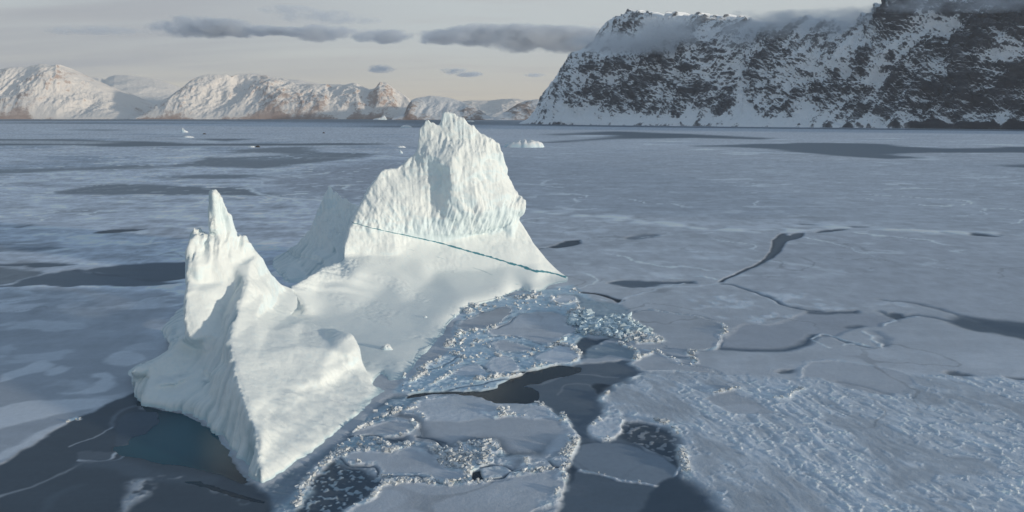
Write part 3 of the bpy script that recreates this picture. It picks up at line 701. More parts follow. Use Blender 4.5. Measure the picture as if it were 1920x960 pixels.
area(Z7((840,770),(940,765),(960,790),(860,790)), SNOW*.6, 0.06, 0.2, .3, soft=.6, op=.7, patchy=1.2)
stroke(Z7((1040,830),(1129,850),(1300,900)), 1.2, SNOW*.7, r=.4, soft=.6, op=.7, patchy=1.0)
stroke(Z7((800,388),(870,430),(960,440),(1060,495),(1129,545),(1230,640),(1290,720),(1330,800)), 0.8, BLUE*0.8, soft=.4, op=.7, patchy=.8)
stroke(Z7((350,485),(400,465),(410,475)), 0.9, BRIGHT, r=1, soft=.4)
# --- slush and brash along the lit foot of the fin
area([(488,915),(527,897),(565,873),(603,849),(640,822),(672,796),(702,769),(735,746),(770,745),(785,752),(750,775),(690,800),(640,850),(600,890),(560,930),(560,1000),(520,1000),(505,930)], (0.22,0.26,0.30), 0.05, 0.35, .4, soft=.8)
area(Z3((405,515),(440,515),(520,580),(640,625),(730,690),(790,722),(720,800),(620,880),(540,950),(520,1100),(60,1100),(100,860),(130,770),(200,660),(290,570)), NIL2*0.85, 0.02, 0.12, .8, soft=.7, warp=.6)
sel, m, d = region(Z3((405,515),(440,515),(520,580),(640,625),(730,690),(790,722),(720,800),(620,880),(540,950),(520,1100),(60,1100),(100,860),(130,770),(200,660),(290,570)), .6, .5)
spk = fbm(gx[sel], gy[sel], 0, 1.3, 2, 0.6, seed=170)
paint((sel, m * sstep(0.12, 0.35, spk) * 0.8, d), BLUE * 0.75, 0.12, 0.5)
stroke(Z3((60,900),(110,800),(180,700),(240,630),(300,570),(400,490)), 1.7, SNOW, .3, 0.9, 0, soft=.8)
stroke(Z3((-60,960),(60,880),(140,800)), 3, BLUE*.85, .1, 0.5, 0, soft=1.2, op=.7)
stroke(Z3((400,490),(560,400),(590,280),(720,215),(900,145)), 2.4, BLUE*.95, .3, 0.9, 0, soft=1)
area(Z3((400,420),(520,350),(720,350),(900,400),(1100,400),(1170,450),(1000,445),(820,430),(600,470),(430,505)), BLUE*.85, .25, 0.65, 0, soft=.8)
area(Z3((850,60),(1000,30),(1060,60),(1040,130),(900,140),(800,180),(600,230),(700,140),(800,100)), BLUE*.8, .2, 0.5, 0, soft=.8)
area(Z3((780,360),(900,348),(1000,362),(960,398),(850,402)), NIL2, .03, 0, .8, soft=1.2)
# --- rubble between the bowl's shore and the open lead
RZ = [(738,742),(760,720),(790,695),(830,668),(848,640),(850,618),(866,596),(882,575),(925,566),(985,550),(1070,536),(1110,560),(1110,590),(1100,640),(1095,685),(1050,690),(1000,697),(960,718),(925,732),(840,736),(790,742)]
area(RZ, BLUE*1.0, 0.28, 0.50, 0, soft=1.0, curve=False)
# --- nilas and lead at the centre bottom
NL = [(925,735),(960,720),(1000,700),(1100,684),(1160,678),(1205,680),(1222,690),(1200,712),(1160,728),(1132,752),(1122,778),(1112,790),(1150,806),(1180,830),(1210,850),(1280,872),(1320,920),(1360,958),(1420,1100),(1420,1400),(980,1400),(1050,960),(1055,880),(1078,850),(1080,820),(1060,790),(1010,764),(960,756),(900,740)]
area(NL, NIL2*1.12, 0.03, 0, 1, soft=.5, curve=False)
sel, m, d = region(NL, 1, 2, False)
sw = fbm(gx[sel]*0.6+gy[sel]*0.3, gy[sel], 0, 9, 5, 0.6, seed=175)
paint((sel, m * sstep(0.0, 0.4, sw) * 0.5, d), NIL3 * 0.85)
stroke(Z2((0,790),(100,770),(200,740),(330,700),(500,705),(700,730)), .5, SNOW*.6, soft=.3, op=.6)
stroke(Z2((180,870),(250,800),(330,780),(450,790),(520,850),(550,900)), .5, SNOW*.5, soft=.3, op=.6)
area([(928,729),(945,715),(962,701),(1000,696),(1045,687),(1078,688),(1094,692),(1077,700),(1045,708),(1010,716),(982,723),(962,735),(945,733)], WATER*0, -0.5, 0, 1, soft=.35)
area([(768,748),(782,739),(830,736),(880,734),(928,729),(945,733),(962,732),(985,728),(1000,738),(998,752),(965,757),(925,756),(895,744),(850,740),(800,742)], WATER*0, -0.5, 0, 1, soft=.35)
area(Z2((480,795),(560,778),(680,785),(740,770),(650,830),(600,880),(560,900),(530,860)), NIL1*.6, 0.01, 0, 1, soft=.5)
area(Z4((1185,430),(1330,408),(1350,470),(1320,560),(1270,600),(1220,620),(1170,700),(1115,740),(1112,640),(1150,520)), NIL1*.9, 0.01, 0, 1, soft=.4)
area([(1080,838),(1150,834),(1200,848),(1240,862),(1267,882),(1258,908),(1235,915),(1160,902),(1085,885),(1062,862)], NIL3*1.2, 0.05, 0, .7, soft=.3)
stroke([(1085,884),(1110,890),(1160,901),(1235,914),(1255,908),(1266,885),(1270,878)], .45, SNOW, .2, .6, 0, soft=.3)
area([(1262,893),(1310,903),(1350,925),(1357,945),(1320,958),(1250,990),(1190,990),(1225,925)], NIL1*.95, 0.01, 0, 1, soft=.5)
area(ZR((400,630),(460,628),(520,640),(620,660),(645,720),(630,792),(570,765),(480,722),(400,692)), NIL2*0.8, 0.02, 0.1, .8, soft=.4)
sel, m, d = region(ZR((400,630),(460,628),(520,640),(620,660),(645,720),(630,792),(570,765),(480,722),(400,692)), 1, .4)
spk = fbm(gx[sel], gy[sel], 0, 1.6, 2, 0.6, seed=171)
paint((sel, m * sstep(0.1, 0.35, spk) * 0.7, d), SNOW * 0.6, 0.1, 0.3)
area(Z2((360,420),(420,400),(520,420),(640,420),(560,450),(520,480),(420,590),(380,520)), NIL2, 0.02, 0.35, .6, soft=.5)
area(Z2((500,470),(700,455),(800,480),(850,560),(800,600),(640,560),(500,580),(430,560)), (0.27,0.32,0.36), 0.08, 0.15, .4, soft=.5)
area(Z2((340,60),(480,110),(690,140),(800,200),(740,250),(560,280),(470,270),(440,200),(340,160)), BLUE*.7, 0.15, 0.4, .1, soft=.8)
area(Z2((270,240),(340,185),(460,215),(475,270),(560,280),(720,250),(800,280),(900,350),(1040,430),(1020,465),(870,465),(760,450),(650,420),(500,395),(400,380),(380,300),(300,305)), BLUE*1.05, 0.6, 1.0, 0, soft=.7)
# --- rubble field, lower right
RF = ZR((335,545),(370,505),(430,470),(520,442),(700,440),(840,455),(1050,470),(1130,420),(1490,455),(1600,450),(1920,468),(2600,500),(2600,1700),(780,1700),(800,960),(760,900),(650,830),(640,720),(620,660),(520,625),(400,620),(350,590))
selR, mR, dR = area(RF, (0.50,0.53,0.565), 0.35, 0.30, 0, soft=2.5, curve=False)

ca_, sa_ = math.cos(R(-68)), math.sin(R(-68))
qx, qy = gx[selR] * ca_ + gy[selR] * sa_, -gx[selR] * sa_ + gy[selR] * ca_
qy = qy + 5 * fbm(gx[selR], gy[selR], 0, 30, 3, .5, seed=186)
rn = fbm(gx[selR], gy[selR], 0, 16, 4, .6, seed=180)
rs = fbm(qx * 0.18, qy, 0, 3.2, 5, .62, seed=181, minwl=mw[selR] * .6)
rp = sstep(0.0, 0.28, fbm(qx * 0.6, qy, 0, 17, 5, .6, seed=182))          # smoother grey pans
rh = sstep(0.34, 0.66, fbm(gx[selR], gy[selR], 0, 4.2, 4, .65, seed=183, ridged=True)) # hummocks
rs = rs * (1 - 0.75 * rp); rh = rh * (1 - 0.9 * rp)
colr[selR] *= (1 + mR * (0.14 * rn + 0.22 * rs - 0.20 * rp + 0.34 * rh))[:, None]
rub[selR] = rub[selR] * (1 - mR) + mR * np.clip(0.07 + 0.03 * rn + 0.10 * np.abs(rs) - 0.06 * rp + 0.42 * rh * sstep(-0.3, 0.5, rn), 0.02, 0.8)
rfn = fbm(qx * 0.5, qy, 0, 1.7, 3, .65, seed=184, minwl=mw[selR] * .6)
thick[selR] += mR * (0.17 * rs + 0.10 * rh + 0.10 * rfn * (1 - 0.6 * rp))
colr[selR] *= (1 + mR * 0.16 * rfn)[:, None]
area(ZR((1100,405),(1250,403),(1400,428),(1495,455),(1480,500),(1390,522),(1300,508),(1180,470),(1080,452)), PAN*1.02, 0.3, 0, .1, soft=.5)
stroke(ZR((1200,470),(1300,490),(1400,522)), 1.2, GREY, .1, 0, .3, soft=.6, op=.6)
stroke(ZR((1070,455),(1100,405),(1250,400),(1400,425),(1490,450)), 1.0, SNOW*.95, .4, .4, 0, soft=.5, op=.7)
area(ZR((730,540),(800,520),(860,530),(940,560),(980,590),(900,600),(780,570)), PAN*.97, 0.3, 0.05, .1, soft=.6)
area(ZR((800,575),(880,562),(940,580),(900,600),(840,598)), PAN*1.08, 0.3, 0, .1, soft=.3)
# --- the bigger plates right of the berg
area([(1460,440),(1920,446),(2600,460),(2600,640),(1920,605),(1720,575),(1600,570),(1480,560),(1400,530),(1440,490)], (0.415,0.43,0.46), soft=3, op=.55)
area(Z5((240,772),(180,765),(215,735),(275,705),(330,640),(480,630),(620,600),(640,572),(720,560),(980,560),(1100,572),(1190,600),(1120,630),(1000,640),(900,690),(740,700),(720,740),(560,775),(400,782)), (0.365,0.38,0.41), 0.15, 0, .3, soft=.8)
stroke(Z5((215,765),(400,775),(560,772),(650,750),(715,715),(735,690)), 2.4, NIL2*1.2, .03, 0, .8, soft=1.2, warp=.5)
stroke(Z5((740,680),(840,690),(960,735),(1060,758)), 1.2, NIL3, .03, 0, .6, soft=.8)
stroke(Z5((1090,670),(1130,700),(1125,750)), 2.2, NIL3*1.2, .03, 0, .6, soft=1.5, op=.7)
area(Z5((930,640),(1000,625),(1030,635),(960,652)), NIL3, .05, 0, .5, soft=1.2)
for q in [((730,710),(760,685),(800,680),(900,705),(1040,745)),((740,720),(800,745),(850,768)),((930,750),(960,738),(1060,750)),((1035,670),(1070,690),(1090,722),(1120,762)),((1120,630),(1190,600),(1230,592),(1310,588))]:
    stroke(Z5(*q), .6, BRIGHT, .3, .6, 0, soft=.4, op=.85)
area(Z5((20,490),(200,465),(380,490),(470,550),(620,578),(480,630),(340,615),(230,600),(120,560)), SNOW*1.04, 0.3, .5, 0, soft=1.5, op=.9, patchy=.7)
area(Z5((400,450),(560,460),(700,455),(820,500),(960,535),(780,550),(620,525),(480,490)), SNOW*1.05, 0.3, .45, 0, soft=1.5, op=.8, patchy=.7)
area(Z5((1090,505),(1180,495),(1260,510),(1290,545),(1200,540),(1100,530)), SNOW*1.02, 0.3, .35, 0, soft=1.5, op=.7, patchy=.7)
area(Z5((1480,600),(1560,572),(1700,598),(1920,617),(2600,680),(2600,800),(1920,712),(1760,680),(1620,665),(1500,630)), NIL2*1.1, .03, 0, .9, soft=2.2)
area(Z5((1640,615),(1720,610),(1920,640),(2600,700),(2600,740),(1900,680),(1760,650)), NIL1*1.2, .02, 0, 1, soft=1.5, op=.8)
stroke(Z5((1120,492),(1250,497),(1400,530),(1540,575),(1640,610)), 2.0, NIL3, .03, 0, .6, soft=1.3, op=.9)
stroke(Z5((1110,558),(1200,585),(1330,580),(1500,615)), 1.8, NIL2*1.3, .03, 0, .6, soft=1.2, op=.9)
area(Z5((1170,570),(1230,575),(1220,600),(1185,598)), NIL2, .02, 0, .8, soft=.8)
stroke(Z5((205,395),(300,405),(360,430),(450,465),(560,520),(650,540),(760,552),(970,553)), 1.5, NIL2*1.2, .02, 0, .8, soft=.8)
stroke(Z5((700,556),(800,560),(970,558)), 2.0, NIL2*1.1, .02, 0, .8, soft=1.0, op=.9)
stroke(Z5((370,440),(460,480),(560,530),(700,553),(820,548),(960,535),(1060,528)), .7, SNOW*1.1, .35, .7, 0, soft=.5, op=.8, patchy=.4)
area(Z5((570,115),(600,126),(640,112),(682,114),(670,136),(590,156),(545,205),(495,255),(440,288),(380,322),(280,362),(225,388),(200,388),(300,345),(400,300),(460,258),(490,220),(520,140)), NIL2*0.95, .05, 0, 1, soft=.4, warp=.35)
stroke(Z5((572,116),(525,140),(492,215),(460,258),(400,300),(300,347),(215,385)), .8, NIL1*.6, .04, 0, 1, soft=.4, warp=.35)
stroke(Z5((682,114),(668,137),(590,157),(545,205),(495,255)), .7, NIL1*.7, .04, 0, 1, soft=.4, warp=.35)
for q in [((620,62),(760,66),(920,75),(1050,81),(900,83),(780,76)),((755,112),(800,99),(900,88),(940,92),(860,106)),((1430,108),(1600,110),(1790,125),(1740,133),(1560,122))]:
    area(Z5(*q), NIL1*1.0, .04, 0, 1, soft=.7, warp=.3)
stroke([(985,397),(1100,407),(1200,416),(1300,428),(1440,434),(1560,427),(1700,433),(1920,442),(2400,455)], 13, BRIGHT, .5, .9, 0, soft=4, op=.9, patchy=.5)
stroke([(985,393),(1100,402),(1300,421),(1440,428),(1560,421)], 26, SNOW*1.1, .35, .5, 0, soft=12, op=.6, patchy=.8)
area([(1028,463),(1055,455),(1092,452),(1085,458),(1050,465)], NIL1*.8, .04, 0, 1, soft=.5)
area([(1170,447),(1190,441),(1230,440),(1225,446),(1190,450)], NIL3, 0, 0, .6, soft=.9, op=.8)
stroke([(1000,468),(1030,463)], .8, NIL1*.8, .04, 0, 1, soft=.3)
stroke([(1092,454),(1180,449),(1230,444),(1400,436)], .6, BRIGHT*.95, .3, .5, 0, soft=.5, patchy=.4)
stroke([(1080,533),(1110,528),(1200,527),(1270,524),(1290,519),(1320,518),(1345,524)], 1.0, BRIGHT*.95, .35, .8, 0, soft=.7, patchy=.2)
area([(1140,530),(1180,527),(1240,531),(1285,527),(1300,532),(1240,536),(1200,540),(1160,536)], NIL2*1.15, .02, 0, .8, soft=1.2)
stroke([(1200,541),(1260,540),(1310,536),(1350,530)], .8, SNOW, .3, .4, 0, soft=.6)
area(Z2((350,5),(380,33),(520,48),(600,65),(680,93),(755,105),(690,125),(640,100),(520,60),(380,45)), NIL1*.4, .04, 0, 1, soft=.25, warp=.3)
stroke(Z2((690,140),(790,85),(900,45),(1000,20),(1200,-30)), .8, SNOW*1.05, .3, .6, 0, soft=.6)
stroke([(1075,545),(1110,560),(1160,572),(1190,590),(1240,590),(1290,600),(1330,615)], 1.0, SNOW*1.08, .3, .6, 0, soft=.6, patchy=.4)
stroke([(1350,610),(1360,625),(1352,640),(1340,655),(1310,657),(1290,665),(1300,680)], 1.5, BRIGHT*.95, .4, .9, 0, soft=.7)
stroke([(1210,660),(1240,668),(1262,684),(1290,687),(1302,678)], 1.0, SNOW*1.15, .35, .8, 0, soft=.5)
stroke([(1255,670),(1280,672),(1300,668)], 1.3, NIL3, .02, 0, .5, soft=.8, op=.8)
stroke([(1180,684),(1200,690),(1230,695),(1290,700)], 1.5, BLUE*1.05, .35, .7, 0, soft=.8)
for q in [((510,895),(560,880),(612,885),(560,905)),((1480,896),(1540,893),(1610,915),(1500,915)),((1820,932),(1920,935),(1980,950),(1900,950))]:
    area(Z5(*q), NIL3*.8, .03, 0, .7, soft=.8, op=.9)
area(Z5((840,330),(1000,310),(1070,330),(960,345),(880,350)), SNOW*1.1, .3, .3, 0, soft=1.5, op=.6, patchy=1.2)
area(Z5((30,215),(200,220),(300,240),(150,265),(60,250)), SNOW*1.08, .3, .25, 0, soft=1.5, op=.6, patchy=1.2)
for cx, cy, r_ in [(1050,437,22),(1120,433,20),(1285,500,18),(1360,556,20),(1010,420,15),(1230,470,25),(1480,560,20)]:
    area([(cx-r_,cy),(cx,cy-r_*.25),(cx+r_,cy),(cx,cy+r_*.25)], SNOW*1.12, .3, .3, 0, soft=1.5, op=.55, patchy=1.3)

# --- individual floes: (label, outline, colour, thickness, rubble inside, rim strength)
FLOES = [
 ('large pale ice floe with a smooth grey pan, below the dark water lead', ZP((770,765),(785,753),(830,747),(880,745),(925,757),(960,759),(1005,761),(1022,766),(1050,785),(1068,800),(1076,825),(1071,845),(1060,862),(1055,878),(1000,876),(975,866),(950,855),(930,850),(925,826),(905,823),(868,830),(850,838),(800,824),(790,805),(796,790),(785,780),(760,778)), SNOW*.86, .34, .12, .6),
 ('blue-grey rough ice floe wedged between smooth floes, crusted with rubble', Z4((35,450),(60,430),(180,440),(260,430),(280,402),(400,400),(490,375),(560,385),(600,440),(632,500),(560,520),(540,580),(430,610),(370,640),(300,590),(180,550),(100,520)), SNOW*.98, .42, .85, .5),
 ('smooth grey floe pointing at the foot of the berg, above the dark brash pool', ZP((638,857),(650,851),(700,844),(730,848),(741,851),(769,841),(792,843),(805,850),(820,862),(850,880),(868,885),(884,894),(887,899),(834,908),(800,900),(778,899),(716,898),(706,882),(700,872),(662,871)), PAN*1.02, .30, .02, .55),
 ('wide grey floe at the bottom edge with a bright crumbled right rim', ZP((722,913),(780,905),(834,909),(890,904),(945,893),(1000,886),(1048,882),(1054,900),(1054,925),(1044,942),(1010,956),(980,976),(900,1060),(560,1060),(640,965),(690,938),(704,924)), PAN*1.04, .32, .05, .7),
 ('small smooth floe beside the dark square hole', Z4((442,618),(500,602),(560,600),(620,615),(662,640),(640,665),(618,690),(550,692),(468,697)), PAN*1.05, .28, 0, .4),
 ('oval grey floe lying closest to the lit foot of the berg', Z3((500,340),(560,300),(640,262),(780,217),(880,202),(1000,222),(1062,262),(1050,290),(1000,322),(900,345),(880,352),(720,345),(640,335)), PAN*1.0, .30, .06, .5),
 ('large smooth floe right of the bowl, edged by a dark notch of water', Z1((935,358),(1010,320),(1090,280),(1180,238),(1260,210),(1396,200),(1480,200),(1580,238),(1590,300),(1690,322),(1668,360),(1560,390),(1450,460),(1300,452),(1180,412),(1060,398),(980,400)), PAN*1.06, .32, .03, .45),
 ('small oval floe under the large smooth floe', Z1((968,475),(1050,440),(1180,462),(1310,495),(1250,520),(1150,535),(1040,530)), PAN*1.03, .28, .02, .45),
 ('bright oval floe with a warm rim touching the dark lead', Z2((30,580),(90,540),(150,505),(240,465),(350,500),(408,560),(402,590),(330,625),(200,632),(100,605)), SNOW*.98, .42, .12, .8),
 ('round rough floe in the middle of the rubble above the lead', Z1((930,620),(1000,572),(1150,572),(1175,630),(1185,690),(1080,705),(1000,712),(920,662)), SNOW*.95, .32, .3, .6),
 ('flat floe with ribbed snow near the tip of the bowl', Z1((640,682),(690,655),(760,640),(870,640),(905,700),(840,715),(760,722),(650,712)), SNOW*.95, .32, .12, .5),
 ('small pale floe below the berg\'s right tip', Z2((130,112),(180,80),(240,62),(340,80),(352,120),(290,135),(220,142)), SNOW*.9, .32, .06, .7),
 ('grey floe tucked against the bright rubble of the bowl\'s shore', Z1((680,330),(700,285),(780,255),(850,222),(950,190),(1050,165),(1130,170),(1120,215),(1080,262),(1000,305),(900,345),(740,360)), PAN*.92, .28, .06, .5),
 ('pale rubbly floe stuck to the corner of the rough ice field', ZR((280,650),(300,628),(330,610),(400,610),(414,640),(390,682),(340,700),(290,682)), SNOW*.98, .34, .2, .7),
 ('wide grey plate right of the blue ice pile', ZR((442,228),(480,212),(520,208),(620,222),(700,232),(780,262),(786,300),(778,340),(700,356),(600,350),(560,332),(556,318),(500,280),(460,250)), PAN*.96, .28, 0, .4),
 ('thin grey plate between the rough field and the bright bent ridge', ZR((440,405),(480,385),(540,365),(580,382),(620,412),(690,418),(760,440),(700,442),(520,440),(470,430)), PAN*.98, .28, .03, .4),
 ('small slab floe with a pointed end, right of the crumbled wedge floe', Z4((562,555),(610,522),(700,518),(730,530),(640,590),(590,592)), PAN*1.08, .32, 0, .5),
 ('triangular slab standing by the bright right rim of the large floe', Z4((1005,560),(1060,530),(1085,525),(1090,600),(1060,605),(1030,590)), PAN*1.02, .32, 0, .5),
 ('narrow slab in the seam above the bottom floe', Z4((875,590),(960,580),(1010,598),(960,612),(870,625)), PAN*1.02, .30, 0, .4),
]
floe_id = np.full(len(gx), -1)
for i, (lab, pts, c, t, r, rim) in enumerate(FLOES):
    sel, m, d = region(pts, 0.8, 0.25)
    paint((sel, m, d), c, t, r, 0.05)
    vn = 1 + 0.10 * n3[sel] + 0.06 * wx[sel]
    colr[sel] *= (1 + m * (vn - 1))[:, None]
    rw = sstep(1.3, 0.3, np.abs(d + 0.3)) * rim * sstep(-0.5, 0.3, n3[sel] + 0.8 * wy2[sel])
    colr[sel] += (BRIGHT * 0.92 - colr[sel]) * (rw * 0.75)[:, None]
    rub[sel] = np.maximum(rub[sel], rw * 1.0); thick[sel] += rw * 0.10
    # a dark seam just outside
    om = sstep(0.9, 0.5, np.abs(d - 0.75)) * 0.35 * sstep(0, .4, wx2[sel] + .2)
    colr[sel] += (NIL3 - colr[sel]) * om[:, None]; thick[sel] -= om * 0.2
    floe_id[sel[m > 0.5]] = i
def keep_id(fn, *a, **k): fn(*a, **k)
# pan inside the big floe, with dark wet margin
area(Z4((-50,170),(0,215),(240,232),(480,215),(640,188),(860,212),(1060,215),(1108,330),(1000,400),(940,462),(900,492),(760,472),(690,492),(640,472),(570,382),(400,372),(270,412),(220,442),(100,392),(0,352),(-40,280),(-90,230),(-200,190)), PAN*.97, .28, 0, .15, soft=.5)
stroke(Z4((-200,180),(-100,205),(-55,270),(0,350),(100,395),(220,440),(270,412),(400,374),(570,384),(640,470),(700,495),(900,492)), 1.6, NIL3*.8, .15, 0, .5, soft=1.7, warp=.4, op=.9)
stroke(Z4((900,490),(940,460),(1000,400)), 1.5, NIL3, .15, .2, .5, soft=1.5, warp=.4, op=.6)
for q, w_ in [(((400,40),(440,90),(470,165),(520,175),(600,140),(640,135)), 1.2), (((560,200),(640,182),(760,182),(880,205),(960,210),(1010,195)), 1.0), (((560,90),(720,90),(900,95),(960,110),(1020,150),(1100,200),(1160,260)), 2.0), (((1100,180),(1130,260),(1170,330),(1205,390),(1190,430),(1150,500),(1130,560),(1105,600)), 1.8), (((940,900),(1000,880),(1070,850),(1108,800),(1100,720),(1105,660)), 2.0), (((760,960),(860,950),(940,905)), 1.6), (((740,530),(790,545),(790,600),(840,635)), 1.2), (((500,380),(560,390),(590,440),(632,505)), .7), (((150,735),(250,722),(380,697)), .7), (((660,655),(800,635),(900,628),(1000,615),(1090,625)), .8), (((60,430),(120,500),(220,560),(300,600),(370,645)), 2.0), (((270,420),(330,412),(420,410),(450,420)), .9)]:
    stroke(Z4(*q), w_, BRIGHT*.97, .5, 1.0, 0, soft=.5, warp=.7, patchy=.25)
for q, w_ in [(((430,510),(560,480),(700,450),(820,432)), .9), (((830,480),(900,470),(990,440),(1010,438)), 1.0), (((1010,440),(1080,445),(1110,430)), .6), (((740,690),(840,690),(870,692)), .7), (((790,750),(850,745),(890,735)), .6), (((920,745),(1000,740),(1090,725)), .6), (((1200,720),(1300,735),(1390,722)), .6),(((560,920),(640,890),(690,860)),1.0),(((1000,325),(1060,290),(1075,255),(1040,235)),1.0),(((930,140),(1000,138),(1055,115),(1062,70)),.7)]:
    stroke(Z3(*q), w_, BRIGHT*.95, .42, .9, 0, soft=.35, warp=.7, patchy=.2)
for q, w_ in [(((235,720),(260,765),(300,780),(360,740),(410,700),(415,665)), 1.7), (((370,680),(430,640),(540,600),(640,545),(690,550)), 2.2), (((600,490),(640,460),(690,400),(700,370)), 2.2), (((720,385),(830,360),(940,350),(1000,330),(1030,300)), 1.3), (((1030,300),(1100,265),(1160,225),(1240,205),(1320,190)), 1.2), (((770,215),(800,170),(860,135),(920,125),(1010,100)), 2.6), (((1030,90),(1100,85),(1200,95),(1280,80),(1396,30)), 2.6), (((900,180),(980,165),(1030,150)), .9), (((460,800),(560,740),(640,690)), 1.0), (((640,640),(740,605),(880,590)), .8), (((800,470),(900,440),(980,420)), .9), (((640,780),(800,770),(1000,740),(1150,725),(1300,665),(1396,630)), 1.1),(((1180,640),(1260,580),(1396,480)),1.2)]:
    stroke(Z1(*q), w_, BRIGHT*1.0, .55, 1.0, 0, soft=.5, warp=.6, patchy=.12)
for q, w_ in [(((0,90),(80,60),(200,0)), 2.0), (((20,590),(100,530),(200,450),(260,400),(370,370)), 1.5), (((0,665),(140,640),(260,632),(340,622),(405,585)), 1.0), (((220,140),(300,125),(352,115)), .9), (((345,165),(400,200)), 1.6), (((700,460),(780,490),(850,520),(870,560)), .8), (((780,290),(900,350),(1000,400),(1040,440)), 1.5), (((860,465),(950,455),(1035,445)), 1.3), (((540,500),(600,525)), 1.0), (((870,580),(940,560),(1010,535),(1080,570),(1160,600),(1190,640),(1300,640),(1330,610)), .7), (((780,250),(800,210),(880,185),(1020,200)), .9), (((820,600),(850,590),(860,560)), 1.4)]:
    stroke(Z2(*q), w_, BRIGHT*1.0, .5, 1.0, 0, soft=.45, warp=.6, patchy=.12)
stroke(ZR((335,545),(370,508),(430,470),(520,442)), 1.4, BRIGHT*.95, .5, .9, 0, soft=.8, patchy=.2)
stroke(ZR((350,590),(400,618),(520,626),(600,640),(640,700),(640,780),(660,830)), 1.6, BRIGHT*.9, .45, .9, 0, soft=.8, patchy=.3)
stroke(ZR((760,520),(860,505),(940,520),(1020,545),(1080,500)), 1.0, BRIGHT*.9, .45, .8, 0, soft=.8, patchy=.5)
# dark seams and the square hole
area(Z4((372,652),(400,632),(432,628),(445,660),(465,700),(430,708),(385,712)), WATER*0, -.5, 0, 1, soft=.25, warp=.3)
for q, w_ in [(((465,700),(560,698),(625,692),(650,660),(720,640),(860,632),(1000,608),(1100,612)), .35), (((430,610),(540,592),(640,602),(690,630)), .3), (((0,690),(80,725),(150,742)), .3), (((990,560),(1030,600),(1060,608)), .3), (((100,395),(150,450)), .3)]:
    stroke(Z4(*q), w_, NIL1*.8, -.05, 0, .8, soft=.25, warp=.5)
for q, w_ in [(((500,345),(600,345),(720,340),(760,355)), .35), (((440,515),(520,580),(640,595),(730,605),(735,680)), .35), (((790,722),(860,690),(960,690),(1060,685),(1200,715)), .35), (((1060,350),(1180,370),(1300,405)), .4)]:
    stroke(Z3(*q), w_, NIL1, -.02, 0, .8, soft=.25, warp=.5)
for q, w_ in [(((980,412),(1060,398),(1150,402),(1190,425)), .4), (((1290,448),(1380,470)), .25), (((420,680),(560,640),(680,560)), .5), (((880,640),(930,670)), .5), (((560,860),(700,820),(860,800),(960,770),(1150,745)), .6), (((940,358),(1060,320),(1180,240)), .5)]:
    stroke(Z1(*q), w_, NIL2, .0, .1, .8, soft=.3, warp=.5, op=.8)

# --- fine structure everywhere on the flat ice: flecks, hairline cracks and low wind ridges
flat = sstep(0.16, 0.30, colr.mean(1)) * (1 - np.clip(rub, 0, 1))
spk1 = noise3(gx / 2.6, gy / 4.2, 0.3, 401); spk2 = noise3(gx / 6.5, gy / 9.0, 0.3, 402)
amt = sstep(120, 260, Dist) * (0.6 + 0.4 * sstep(0.05, -0.2, gx / Dist))
colr *= (1 + flat * amt * (0.16 * spk1 + 0.20 * spk2))[:, None]
hl = np.abs(noise3((WX + 6 * wx) / 48.0, (WY + 6 * wy) / 48.0, 0.7, 403)); hl2 = np.abs(noise3((WX + 3 * wx) / 21.0, (WY + 3 * wy) / 21.0, 0.7, 404))
hmask = sstep(-0.05, 0.3, fbm(gx, gy, 0, 90, 3, 0.5, seed=405)); hmask2 = sstep(0.05, 0.35, fbm(gx, gy, 0, 60, 3, 0.5, seed=406))
lw = 0.010 + 0.35 * dyw / 48.0
h1 = sstep(lw * 1.6, lw * 0.5, hl) * flat * hmask * sstep(900, 500, Dist) * sstep(190, 260, Dist)
h2 = sstep(lw * 2.2, lw * 0.8, hl2) * flat * hmask2 * sstep(500, 300, Dist)
rl = fbm(gx * 0.8, gy, 0, 46, 4, 0.6, seed=407, ridged=True, minwl=dyw * 0.5); rl2 = fbm(gx, gy, 0, 120, 5, 0.6, seed=408)
h3 = sstep(0.42, 0.66, rl) * sstep(-0.15, 0.25, rl2) * flat * sstep(2600, 1500, Dist) * sstep(170, 260, Dist) * (0.35 + 0.65 * sstep(0.0, -0.15, gx / Dist))
colr += (BRIGHT - colr) * (0.95 * h3)[:, None]; rub += 0.40 * h3
colr += (BRIGHT - colr) * (0.7 * h1)[:, None]; rub += 0.30 * h1
colr *= (1 - 0.22 * h2)[:, None]
# --- height
rr = fbm(gx, gy, 0, 2.6, 3, 0.6, seed=200, ridged=True, minwl=mw * .8); rr2 = fbm(gx, gy, 0, 0.95, 2, 0.6, seed=201, minwl=mw * .8)
rbig = fbm(gx, gy, 0, 9, 3, 0.6, seed=202, minwl=mw * .8)
fade = np.clip(1.5 / (0.4 + dyw), 0.0, 1.0)
H = thick + rub * fade * (0.06 + 0.30 * np.maximum(rr, -0.4) + 0.20 * rr2 + 0.22 * rbig) + 0.03 * n3
H += np.clip(thick, 0, 1) * 0.10 * fbm(gx, gy, 0, 5.5, 3, 0.5, seed=203, minwl=mw)
H = np.where((H < 0.025) & (H > -0.12) & (thick > -0.2), 0.025, H)
H = np.where(Dist > 1500, thick * 0.5 + 0.1, H)
